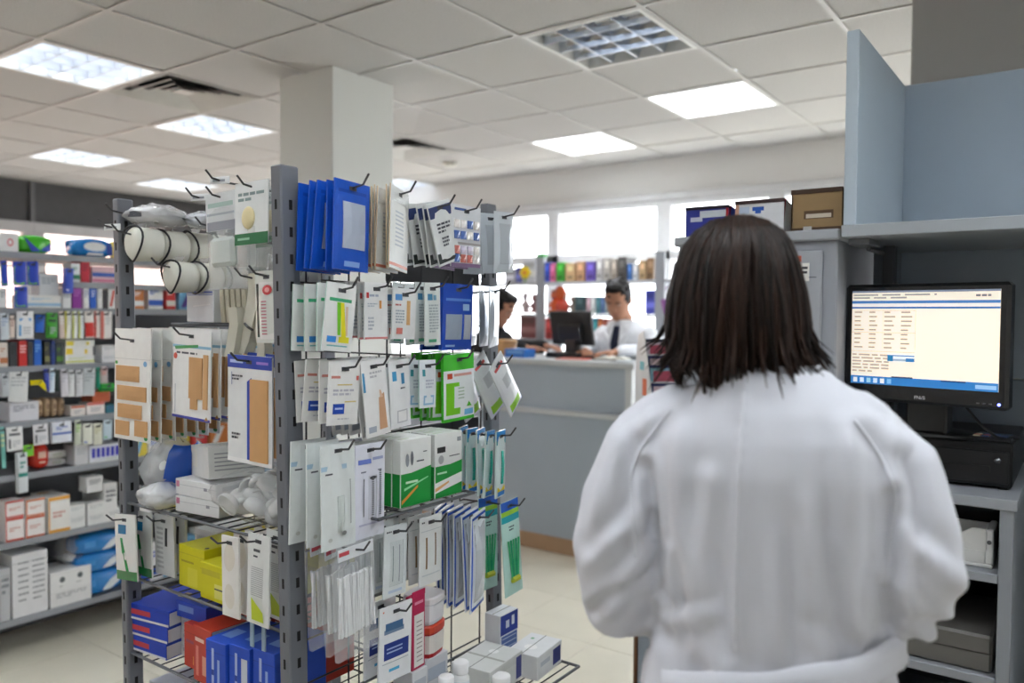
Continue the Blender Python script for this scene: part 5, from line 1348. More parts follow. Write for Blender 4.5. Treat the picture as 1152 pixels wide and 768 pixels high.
# shelf four
for k,(cx_,w_,h_,c_,lb_) in enumerate(((-.53,.11,.14,(222,224,226),'white carton with barcode at left on the lowest visible shelf'),(-.40,.13,.15,(226,227,228),'white carton with grey print on the lowest visible shelf'),(-.26,.12,.13,(216,90,80),'pale red carton on the lowest visible shelf'),(-.12,.13,.14,(40,80,180),'blue carton near the post on the lowest visible shelf'))):
    lbox(lb_,cx_,.02,w_,.2,h_,S4+.005,S(*c_),txt(.1,.1,.8,.4,3,S(130,134,140)),txt(.1,.1,.8,.5,4,S(150,154,160)))
for k,(cx_,h_,c_) in enumerate(((-.52,.2,(90,140,200)),(-.36,.18,(230,230,230)),(-.2,.2,(220,200,90)),(-.08,.18,(200,205,210)))):
    lbox('%s carton on the wire shelf nearest the floor' % ('sky blue','white','straw yellow','light grey')[k],cx_,.03,.13,.22,h_,.145,S(*c_),txt(.1,.1,.8,.4,3,S(130,134,140)))

# ---------------------------------------------------------------- left shelving with medicines
GI = [
    ('box', 1.528, 0.076, 1.755, 1.835, (232, 232, 232), (200, 80, 90), 'logo', 'white carton with small red logo', 0, 's'),
    ('bag', 1.645, 0.136, 1.767, 1.837, (70, 190, 40), (40, 70, 180), 'wave', 'green and blue tissue pack', 0, 's'),
    ('bag', 1.899, 0.181, 1.76, 1.842, (30, 130, 210), (225, 232, 236), 'wave2', 'sky blue wipes pack with white oval', 0, 's'),
    ('card', 1.494, 0.027, 1.606, 1.715, (40, 70, 190), (130, 200, 40), 'tri', 'blue card with green corner at the photo edge', 1, 'h'),
    ('card', 1.555, 0.053, 1.612, 1.715, (40, 70, 190), (130, 200, 40), 'tri', 'blue card with green corner, second from the edge', 1, 'h'),
    ('card', 1.608, 0.047, 1.614, 1.718, (40, 70, 190), (130, 200, 40), 'tri', 'blue card with green corner, beside the white cartons', 1, 'h'),
    ('card', 1.56, 0.053, 1.517, 1.608, (40, 70, 190), (130, 200, 40), 'tri', 'blue card with green corner, hanging lowest', 1, 'h'),
    ('box', 1.5, 0.028, 1.508, 1.599, (226, 228, 230), (150, 155, 160), 'text', 'white carton at the photo edge below the blue cards', 1, 's'),
    ('box', 1.686, 0.086, 1.573, 1.668, (212, 216, 220), (160, 170, 180), 'text', 'upper grey-white carton beside the blue cards', 1, 't'),
    ('box', 1.666, 0.149, 1.514, 1.573, (228, 228, 226), (150, 190, 220), 'band', 'low white carton with pale blue print', 1, 's'),
    ('box', 1.758, 0.035, 1.583, 1.695, (60, 90, 200), (230, 235, 245), 'diag', 'narrow blue and white carton', 1, 't'),
    ('box', 1.802, 0.043, 1.633, 1.722, (232, 236, 236), (40, 130, 90), 'band', 'white carton with teal foot', 11, 's'),
    ('box', 1.848, 0.04, 1.63, 1.736, (206, 50, 70), (150, 30, 60), 'text', 'crimson upright carton', 11, 's'),
    ('box', 1.93, 0.117, 1.633, 1.712, (226, 190, 200), (60, 100, 190), 'stripes', 'carton with blue and pink stripes', 11, 's'),
    ('box', 1.763, 0.039, 1.519, 1.607, (230, 231, 232), (170, 180, 190), 'text', 'white carton left of the purple carton', 1, 's'),
    ('box', 1.809, 0.044, 1.52, 1.621, (150, 50, 160), (200, 120, 205), 'text', 'purple carton leaning left', 1, 's'),
    ('box', 1.849, 0.028, 1.52, 1.618, (236, 237, 238), (150, 160, 190), 'text', 'white carton right of the purple carton', 1, 's'),
    ('box', 1.881, 0.029, 1.516, 1.619, (30, 100, 210), (220, 230, 240), 'text', 'narrow blue carton beside the purple one', 1, 's'),
    ('box', 1.912, 0.025, 1.517, 1.612, (236, 236, 234), (190, 196, 200), 'text', 'white carton right of the narrow blue carton', 1, 's'),
    ('box', 1.937, 0.017, 1.517, 1.604, (60, 54, 62), (30, 30, 32), 'text', 'thin dark carton near the rack post', 1, 's'),
    ('box', 1.971, 0.042, 1.513, 1.614, (234, 230, 228), (214, 70, 50), 'diag', 'white carton with red diagonal near the rack post', 1, 's'),
    ('card', 1.494, 0.034, 1.38, 1.493, (206, 214, 222), (150, 170, 200), 'text', 'pale blue card at the photo edge', 2, 'h'),
    ('card', 1.575, 0.071, 1.383, 1.502, (232, 233, 236), (60, 150, 210), 'headside', 'white bag card with light blue heading', 2, 'h'),
    ('card', 1.525, 0.021, 1.387, 1.482, (222, 206, 196), (160, 120, 110), 'text', 'narrow beige card beside the white bag', 2, 'h'),
    ('card', 1.636, 0.037, 1.409, 1.486, (30, 100, 200), (40, 60, 90), 'text', 'blue card with dark edge', 2, 'h'),
    ('card', 1.686, 0.049, 1.384, 1.495, (60, 160, 40), (30, 60, 40), 'headside', 'green brush card with dark handle', 2, 'h'),
    ('card', 1.726, 0.023, 1.38, 1.503, (226, 208, 200), (240, 240, 236), 'text', 'narrow blush card beside the green one', 2, 'h'),
    ('card', 1.755, 0.027, 1.379, 1.503, (236, 236, 228), (206, 196, 60), 'edge', 'white card with yellow edge, first of three', 2, 'h'),
    ('card', 1.784, 0.024, 1.378, 1.503, (232, 234, 230), (200, 205, 90), 'edge', 'white card with yellow edge, second of three', 2, 'h'),
    ('card', 1.811, 0.024, 1.378, 1.503, (230, 234, 236), (200, 205, 90), 'edge', 'white card with yellow edge, third of three', 2, 'h'),
    ('card', 1.847, 0.04, 1.381, 1.504, (232, 226, 222), (206, 50, 44), 'low', 'white card with red lower half', 2, 'h'),
    ('card', 1.884, 0.025, 1.381, 1.504, (230, 216, 212), (206, 80, 70), 'edge', 'narrow white card with red edge', 2, 'h'),
    ('card', 1.927, 0.054, 1.376, 1.504, (236, 232, 230), (214, 120, 110), 'edge', 'wide white card near the rack post', 2, 'h'),
    ('box', 1.501, 0.034, 1.274, 1.368, (222, 214, 206), (190, 120, 80), 'band', 'white carton with brown band at the photo edge', 3, 's'),
    ('box', 1.537, 0.032, 1.268, 1.371, (52, 54, 60), (30, 32, 36), 'text', 'dark grey carton left of the red one', 3, 's'),
    ('box', 1.575, 0.036, 1.263, 1.374, (206, 36, 34), (240, 200, 200), 'text', 'red carton with white lettering', 3, 's'),
    ('box', 1.607, 0.022, 1.265, 1.37, (70, 72, 78), (40, 42, 46), 'text', 'charcoal carton right of the red one', 3, 's'),
    ('box', 1.638, 0.033, 1.263, 1.377, (30, 100, 200), (120, 180, 230), 'text', 'bright blue upright carton', 3, 's'),
    ('box', 1.675, 0.026, 1.266, 1.368, (40, 42, 36), (120, 120, 80), 'band', 'black narrow carton', 3, 's'),
    ('box', 1.701, 0.019, 1.26, 1.372, (30, 60, 140), (50, 60, 80), 'text', 'navy narrow carton', 3, 's'),
    ('box', 1.73, 0.031, 1.263, 1.359, (60, 70, 70), (90, 140, 50), 'band', 'dark carton with green foot', 3, 's'),
    ('box', 1.818, 0.14, 1.255, 1.3, (236, 238, 236), (210, 215, 100), 'band', 'lowest white and yellow flat carton', 3, 's'),
    ('box', 1.815, 0.131, 1.3, 1.341, (236, 236, 232), (240, 210, 50), 'end', 'middle white flat carton with yellow end', 3, 't'),
    ('box', 1.819, 0.14, 1.341, 1.373, (234, 234, 228), (236, 216, 60), 'end', 'topmost white flat carton with yellow ends', 3, 't'),
    ('box', 1.953, 0.072, 1.253, 1.299, (232, 233, 236), (190, 195, 200), 'text', 'lower white carton near the rack post', 3, 's'),
    ('box', 1.954, 0.072, 1.299, 1.345, (236, 236, 238), (200, 204, 208), 'text', 'upper white carton near the rack post', 3, 't'),
    ('box', 1.488, 0.027, 1.139, 1.237, (190, 196, 202), (150, 155, 160), 'text', 'grey carton at the photo edge', 4, 'h'),
    ('card', 1.547, 0.077, 1.112, 1.242, (220, 222, 222), (180, 184, 188), 'text', 'clear-wrapped white tall pack', 4, 'h'),
    ('card', 1.626, 0.066, 1.14, 1.199, (230, 214, 30), (230, 214, 30), 'boomerang', 'yellow bent plastic pack', 4, 'h'),
    ('card', 1.659, 0.022, 1.149, 1.248, (40, 56, 160), (90, 110, 200), 'text', 'navy card beside the yellow pack', 4, 'h'),
    ('card', 1.685, 0.023, 1.143, 1.25, (220, 232, 244), (150, 190, 220), 'text', 'pale blue card beside the navy card', 4, 'h'),
    ('card', 1.706, 0.011, 1.146, 1.241, (30, 50, 44), (40, 70, 60), 'text', 'thin black-green card', 4, 'h'),
    ('card', 1.734, 0.031, 1.12, 1.244, (216, 214, 222), (180, 180, 190), 'text', 'lilac-grey card', 4, 'h'),
    ('card', 1.767, 0.027, 1.117, 1.238, (222, 224, 226), (190, 192, 196), 'text', 'light grey card, first of two', 4, 'h'),
    ('card', 1.801, 0.032, 1.115, 1.236, (214, 216, 220), (190, 192, 196), 'text', 'light grey card, second of two', 4, 'h'),
    ('card', 1.847, 0.052, 1.115, 1.242, (206, 212, 216), (160, 170, 176), 'text', 'wide silver-grey card', 4, 'h'),
    ('card', 1.886, 0.016, 1.149, 1.244, (30, 150, 120), (20, 110, 90), 'text', 'teal stick card', 4, 'h'),
    ('card', 1.915, 0.033, 1.164, 1.247, (206, 190, 190), (214, 120, 110), 'text', 'pink-grey card', 4, 'h'),
    ('box', 1.929, 0.071, 1.13, 1.167, (36, 160, 50), (30, 90, 40), 'band', 'flat green box with dark base', 4, 'h'),
    ('box', 1.578, 0.125, 1.003, 1.108, (216, 216, 222), (150, 152, 164), 'text', 'large grey-white carton', 41, 's'),
    ('bag', 1.659, 0.03, 1.022, 1.112, (206, 178, 144), (160, 130, 100), 'text', 'tan sachet, first of four', 41, 's'),
    ('bag', 1.691, 0.026, 1.022, 1.114, (206, 178, 144), (160, 130, 100), 'text', 'tan sachet, second of four', 41, 's'),
    ('bag', 1.721, 0.027, 1.019, 1.111, (206, 178, 144), (160, 130, 100), 'text', 'tan sachet, third of four', 41, 's'),
    ('bag', 1.754, 0.031, 1.02, 1.109, (214, 182, 150), (160, 130, 100), 'text', 'tan sachet, fourth of four', 41, 's'),
    ('box', 1.807, 0.068, 1.015, 1.072, (234, 228, 224), (206, 110, 80), 'top', 'white carton with orange top, left one', 41, 's'),
    ('box', 1.888, 0.087, 1.015, 1.081, (236, 228, 226), (214, 110, 100), 'top', 'white carton with orange top, right one', 41, 's'),
    ('box', 1.914, 0.087, 1.079, 1.129, (206, 96, 50), (190, 80, 40), 'text', 'orange carton lying on the others', 41, 't'),
    ('box', 1.957, 0.042, 1.008, 1.063, (40, 110, 130), (60, 90, 150), 'text', 'small teal carton near the rack post', 41, 's'),
    ('card', 1.479, 0.017, 0.833, 1.011, (120, 190, 180), (220, 220, 160), 'text', 'aqua pack at the photo edge', 5, 'h'),
    ('card', 1.527, 0.063, 0.903, 1.006, (232, 232, 232), (90, 92, 98), 'headside', 'white card with black print', 5, 'h'),
    ('card', 1.632, 0.062, 0.916, 1.006, (222, 220, 224), (90, 92, 98), 'headside', 'grey-white card with black print', 5, 'h'),
    ('box', 1.717, 0.084, 0.917, 1.009, (226, 230, 240), (60, 100, 190), 'mid', 'white carton with blue line', 5, 'h'),
    ('card', 1.794, 0.032, 0.895, 1.009, (206, 212, 196), (140, 190, 80), 'text', 'pale sage card', 5, 'h'),
    ('card', 1.836, 0.044, 0.89, 0.989, (230, 232, 220), (40, 90, 190), 'diag', 'white card with blue slash and lime edge', 5, 'h'),
    ('card', 1.883, 0.041, 0.884, 0.984, (226, 226, 210), (200, 196, 160), 'text', 'cream card', 5, 'h'),
    ('card', 1.929, 0.042, 0.903, 0.996, (196, 214, 226), (60, 190, 90), 'diag', 'pale blue card with green mark', 5, 'h'),
    ('card', 1.582, 0.043, 0.872, 0.922, (120, 200, 40), (90, 160, 30), 'text', 'small lime tag pack', 5, 'h'),
    ('bag', 1.66, 0.067, 0.795, 0.91, (210, 50, 36), (232, 180, 160), 'text', 'red pouch with white lettering', 5, 's'),
    ('bag', 1.739, 0.089, 0.828, 0.868, (232, 233, 230), (200, 205, 190), 'text', 'upper rolled white pack', 5, 't'),
    ('bag', 1.738, 0.089, 0.788, 0.828, (234, 234, 232), (200, 205, 190), 'text', 'lower rolled white pack', 5, 's'),
    ('box', 1.819, 0.064, 0.8, 0.89, (212, 212, 214), (180, 184, 190), 'text', 'grey wrapped carton left of the striped carton', 5, 's'),
    ('box', 1.931, 0.16, 0.8, 0.876, (228, 230, 240), (60, 60, 190), 'bars', 'white carton with violet blue bars', 5, 't'),
    ('box', 1.931, 0.16, 0.767, 0.805, (222, 226, 222), (190, 200, 195), 'text', 'flat pale carton under the striped carton', 5, 's'),
    ('box', 1.552, 0.039, 0.719, 0.893, (214, 220, 224), (40, 140, 130), 'mid', 'tall pale carton with teal band', 6, 't'),
    ('box', 1.534, 0.078, 0.533, 0.61, (234, 228, 226), (200, 60, 40), 'rim', 'lower white and red carton, left', 6, 's'),
    ('box', 1.618, 0.084, 0.522, 0.601, (234, 230, 228), (210, 90, 40), 'rim', 'lower white and orange carton, right', 6, 's'),
    ('box', 1.533, 0.081, 0.61, 0.684, (234, 228, 226), (200, 50, 40), 'rim', 'upper white and red carton, left', 6, 't'),
    ('box', 1.619, 0.084, 0.601, 0.676, (234, 230, 228), (214, 110, 40), 'rim', 'upper white and orange carton, right', 6, 't'),
    ('box', 1.719, 0.1, 0.581, 0.669, (234, 232, 228), (226, 160, 50), 'rim', 'white carton with amber rim', 6, 't'),
    ('box', 1.798, 0.076, 0.511, 0.565, (228, 229, 228), (190, 194, 196), 'text', 'lower white flat carton left of a pair', 6, 's'),
    ('box', 1.798, 0.076, 0.565, 0.614, (230, 231, 230), (190, 194, 196), 'text', 'upper white flat carton left of a pair', 6, 't'),
    ('box', 1.885, 0.083, 0.505, 0.556, (228, 229, 228), (190, 194, 196), 'text', 'lower white flat carton right of a pair', 6, 's'),
    ('box', 1.886, 0.083, 0.556, 0.61, (230, 231, 230), (190, 194, 196), 'text', 'upper white flat carton right of a pair', 6, 't'),
    ('box', 1.976, 0.082, 0.499, 0.563, (224, 226, 226), (190, 194, 196), 'text', 'white flat carton next to the rack', 6, 's'),
    ('box', 1.881, 0.078, 0.657, 0.732, (228, 228, 228), (120, 124, 130), 'text', 'small white cube carton', 6, 't'),
    ('box', 1.956, 0.064, 0.597, 0.69, (230, 230, 230), (110, 114, 120), 'text', 'white carton with grey text beside the cube carton', 6, 't'),
    ('box', 1.491, 0.042, 0.164, 0.395, (190, 192, 196), (120, 124, 130), 'text', 'grey carton at the photo edge on the base shelf', 7, 's'),
    ('box', 1.592, 0.153, 0.161, 0.441, (226, 226, 228), (120, 124, 132), 'cols', 'largest white carton with small printed columns', 7, 's'),
    ('box', 1.77, 0.189, 0.156, 0.238, (230, 230, 230), (170, 172, 176), 'text', 'lower white carton with grey print', 7, 's'),
    ('box', 1.771, 0.189, 0.238, 0.324, (232, 232, 232), (90, 96, 100), 'dots', 'upper white carton with two round emblems', 7, 't'),
    ('bag', 1.91, 0.226, 0.184, 0.277, (40, 130, 205), (220, 230, 236), 'waveR', 'lowest of three blue wipes packs', 7, 's'),
    ('bag', 1.911, 0.226, 0.277, 0.365, (40, 130, 205), (220, 230, 236), 'waveR', 'middle of three blue wipes packs', 7, 't'),
    ('bag', 1.911, 0.226, 0.365, 0.454, (40, 130, 205), (220, 230, 236), 'waveR', 'topmost of three blue wipes packs', 7, 't'),
]
ROWZ = {0:1.755, 1:1.515, 11:1.635, 2:1.385, 3:1.262, 4:1.14, 41:1.022, 5:.795, 6:.505, 7:.165}
ROWN = {0:'top of the left shelving', 1:'second level of left shelving', 11:'small upper ledge of left shelving', 2:'hook row of left shelving', 3:'third level of left shelving', 4:'second hook row, left shelving', 41:'fourth level of left shelving', 5:'fifth level of left shelving', 6:'sixth level of left shelving', 7:'base of left shelving'}
gon = empty('wall_shelving','long grey metal shelving packed with medicine boxes at left','shelving',None,(-3.75,1.9,0))
GM = S(128,132,138)
Y0, Y1 = -.70, 1.08          # along the wall, relative to the origin
def gshelf(z, d, y0=Y0, y1=Y1, t=.022):
    MB().box(-d,y0,z-t,.0,y1,z-.002,GM,.002).box(-.004,y0,z-t-.004,.004,y1,z+.002,S(150,154,160),.001).build('shelf','painted_metal',gon)
for r, d in ((0,.36),(1,.34),(3,.34),(41,.36),(5,.38),(6,.40),(7,.44)): gshelf(ROWZ[r], d)
gshelf(ROWZ[11],.20,-.14,Y1)
for y in (Y0,-.42,.37,1.06):
    MB().box(-.47,y-.016,0,-.43,y+.016,1.78,S(120,124,130),.002).build('upright','painted_metal',gon)
pw = MB()
for k in range(18): pw.tube([(-.425,Y0,.2+.09*k),(-.425,Y1,.2+.09*k)],.0025,S(96,98,102),5)
for k in range(16): pw.tube([(-.428,Y0+.11*k,.15),(-.428,Y0+.11*k,1.75)],.0025,S(96,98,102),5)
pw.build('wire_panel','dark_metal',gon)
MB().box(-.46,Y0,.02,-.28,Y1,.12,S(70,72,76),.003).build('plinth','painted_metal',gon)
MB().box(-.424,Y0,.16,-.418,Y1,1.50,S(112,114,118)).build('back_panel','painted_metal',gon)
def gstyle(st, a, h, w):
    a = S(*a)
    if st == 'logo': return [('p',oval(.55,.5,.18,.22),a),('p',oval(.55,.5,.11,.14),S(232,232,232))]
    if st == 'text': return txt(.12,.15,.88,.5,3,a)
    if st == 'band': return [(0,.62,1,.86,a)]+txt(.1,.2,.7,.4,2,a)
    if st == 'diag': return [('p',[(.1,.9),(.5,.1),(.8,.1),(.4,.9)],a)]
    if st == 'stripes': return [(0,.36,1,.62,a),(0,.78,1,.95,S(210,120,150))]
    if st == 'tri': return [('p',[(.08,.15),(.08,.95),(.85,.95)],a)]
    if st == 'headside': return [(.15,.26,.85,.36,a),(.12,.5,.24,.9,a)]+txt(.35,.55,.85,.85,3,S(180,185,190))
    if st == 'edge': return [(0,.0,.28,1,a)]+txt(.4,.2,.9,.5,3,S(190,190,190))
    if st == 'low': return [(0,.42,1,.95,a)]
    if st == 'end': return [(.02,.15,.26,.85,a),(.7,.3,.8,.8,a)]
    if st == 'top': return [(0,0,1,.22,a)]+txt(.2,.4,.8,.8,2,S(170,170,176))
    if st == 'mid': return [(0,.50,1,.60,a)]+txt(.2,.2,.8,.4,2,a)
    if st == 'rim': return [(0,0,1,.10,a),(0,.92,1,1,a),(0,0,.06,1,a)]+txt(.2,.4,.8,.6,2,S(206,150,140))
    if st == 'bars': return [(.06+.15*k,.15,.17+.15*k,.75,a) for k in range(6)]
    if st == 'cols': return txt(.15,.1,.45,.8,7,a,.25)+txt(.55,.1,.9,.8,8,a,.25)
    if st == 'dots': return [('p',oval(.28,.45,.07,.16),a),('p',oval(.72,.4,.07,.16),a)]+txt(.2,.75,.4,.85,1,S(170,170,170))+txt(.62,.7,.8,.8,1,S(170,170,170))
    return []
def gbag(w, h, base, st, acc, lying):
    """soft pack: pillow cross-section along its width, facing -y"""
    d = min(.12, max(.03,h*.9)) if not lying else .13
    m = MB(); rings = []; n = 18
    for i in range(11):
        t = i/10; s_ = max(.12,math.sin(PI*min(max(t,.03),.97))**.13)
        rg = []
        for k in range(n):
            a = 2*PI*k/n; ca, sa = math.cos(a), math.sin(a); q = (abs(ca)**6+abs(sa)**6)**(1/6)
            rg.append(((t-.5)*w, d/2*ca/q*s_, h/2+h/2*sa/q*s_))
        rings.append(rg)
    base = S(*base); acc_ = S(*acc)
    m.loft(rings, base)
    o = m.build('soft_pack','gloss',None,True)
    f = MB(); y = -d/2-.0012
    if st == 'wave':
        f.face([(-.42*w,y,.85*h),(.0,y,.25*h),(.10*w,y,.12*h),(-.2*w,y,.10*h)],acc_); f.face([(.10*w,y,.14*h),(.42*w,y,.60*h),(.42*w,y,.12*h)],acc_); f.face([(.15*w,y-.0006,.25*h),(.38*w,y-.0006,.5*h),(.38*w,y-.0006,.22*h)],S(90,110,220))
    elif st == 'wave2':
        f.face([(-.30*w+.30*w*(1+math.cos(2*PI*k/14))*1.0-.02*w,y,.55*h+.24*h*math.sin(2*PI*k/14)) for k in range(14)],acc_); f.face([(-.25*w,y,.08*h),(.2*w,y,.08*h),(.2*w,y,.22*h),(-.2*w,y,.2*h)],acc_); f.face([(.3*w,y,.9*h),(.46*w,y,.6*h),(.46*w,y,.12*h),(.3*w,y,.2*h)],S(30,70,170))
    elif st == 'waveR':
        f.face([(.02*w,y,.15*h),(.20*w,y,.55*h),(.44*w,y,.85*h),(.44*w,y,.45*h),(.2*w,y,.15*h)],acc_); f.face([(-.36*w,y,.4*h),(-.12*w,y,.4*h),(-.12*w,y,.7*h),(-.36*w,y,.7*h)],S(60,150,220))
    else:
        f.box(-.25*w,y-.0006,.45*h,.25*w,y,.7*h,acc_); f.box(-.2*w,y-.0006,.25*h,.2*w,y,.32*h,acc_)
    f.build('printed_label','paper',o)
    return o
def ghook(y, z, front=.02, root=-.42):
    MB().tube([(root,y,z-.006),(root+.02,y,z-.002),(front+.0,y,z),(front+.02,y,z+.004),(front+.03,y,z+.016)],.002,S(80,82,86),5).build('hook','dark_metal',gon)
FIX = {'tall pale carton with teal band':'h','narrow blue and white carton':'h'}
for kind, yc, w, zb, zt, base, acc, st, desc, row, mode in GI:
    mode = FIX.get(desc, mode)
    if mode == 's' or (mode == 't' and desc in ('white carton with amber rim','white carton with grey text beside the cube carton')): zb = ROWZ[row]+.0015
    if desc == 'small white cube carton': zb = .690-.03; 
    h = max(.02, zt-zb); w_ = max(.016, w*.95)
    label = desc+', '+ROWN[row]
    if len(label.split()) > 16: label = desc+', left shelving'
    if kind == 'box' and mode != 'h':
        d = min(.22, max(.05, rand(.8,1.2)*max(w,h)))
        if row == 7: d = .26
        m = MB(); carton(m,w_,d,h,S(*base),gstyle(st,acc,h,w),top=[(.1,.2,.6,.35,S(*acc))])
        o = m.build('medicine_carton','paper'); MB().box(-w_/2-.0004,-d/2-.0004,h*.86,w_/2+.0004,-d/2+.0002,h*.875,tuple(c*.75 for c in S(*base))).build('lid_seam','paper',o)
        xf_ = -3.755-d/2
        o.matrix_basis = Matrix.Translation((xf_, yc, zb)) @ Matrix.Rotation(PI/2+rand(-.03,.03),4,'Z')
        tag(o,label,'carton','cartons on the left shelving')
    elif kind == 'bag':
        o = gbag(w_,h,base,st,acc,'wave' in st)
        o.matrix_basis = Matrix.Translation((-3.755-.075, yc, zb)) @ Matrix.Rotation(PI/2,4,'Z')
        tag(o,label,'soft pack','soft packs on the left shelving')
    else:
        if st == 'boomerang':
            m = MB(); pr = [(-.5,-.05),(-.5,-.42),(.0,-.40),(.5,-1.0),(.42,-.35),(.2,-.05)]
            m.loft([[(x*w_,-.006,.02+z*h) for x,z in pr],[(x*w_,.006,.02+z*h) for x,z in pr]],S(*base)); o = m.build('bent_pack','gloss')
            MB().box(-.3*w_,-.0068,.02-.3*h,.2*w_,-.006,.02-.2*h,S(200,186,20)).build('print_strip','paper',o)
        else:
            pr_ = gstyle(st,acc,h,w); rects = [q for q in pr_ if q[0] != 'p']; polys = [(q[1],q[2]) for q in pr_ if q[0] == 'p']
            o = pouch('hanging_card',w_,h,.004 if kind == 'card' else .03,S(*base),rects,polys,bulge=.004)
        n = 1
        o.matrix_basis = Matrix.Translation((-3.73, yc, zt-.014)) @ Matrix.Rotation(PI/2+rand(-.15,.1),4,'Z') @ Matrix.Rotation(rand(-.04,.04),4,'Y')
        ghook(yc-1.9, zt-.014)
        tag(o,label,'card pack','hanging cards on the left shelving')
# thin plastic bag on the base shelf
g = crumple('plastic_bag',.13,.10,.13,.25,S(214,216,218),'film',77); tag(g,'thin clear plastic bag slumped on the emblem carton, base of left shelving','plastic bag'); g.matrix_basis = Matrix.Translation((-3.84,1.80,.330))
MB().box(-.03,-.02,.01,.03,.02,.04,S(226,228,228),.008).build('white_content','paper',g)
# more goods behind the near rack
pal = [(230,231,232),(40,90,190),(214,60,60),(236,214,80),(40,150,110),(226,226,220),(120,180,220),(200,120,60),(236,236,238),(90,70,150)]
paln = ['white','blue','red','yellow','green','ivory','sky blue','orange','snow white','violet']
cnt = {}
rg = random.Random(21)
for row, top in ((1,.12),(3,.10),(41,.10),(5,.12),(6,.14),(7,.2),(0,.09)):
    y = 2.07 if row not in (0,) else 2.03
    k = 0
    while y < 2.90:
        w = rg.uniform(.05,.11); h = rg.uniform(.6,1.0)*top; d = rg.uniform(.08,.15); ci = rg.randrange(10)
        m = MB(); random.seed(int(y*1000)); carton(m,w,d,h,S(*pal[ci]),gstyle(rg.choice(['text','band','top','mid','diag','headside']),pal[(ci+3)%10],h,w))
        o = m.build('medicine_carton','paper'); MB().box(-w/2-.0004,-d/2-.0004,h*.86,w/2+.0004,-d/2+.0002,h*.875,tuple(c*.75 for c in S(*pal[ci]))).build('lid_seam','paper',o)
        o.matrix_basis = Matrix.Translation((-3.757-d/2,y+w/2,ROWZ[row]+.0015)) @ Matrix.Rotation(PI/2,4,'Z')
        k += 1
        tag(o,'%s carton, %s one behind the near rack, %s' % (paln[ci],ORDW[k-1],ROWN[row]),'carton','cartons on the left shelving')
        y += w+rg.uniform(.004,.02)
random.seed(11)

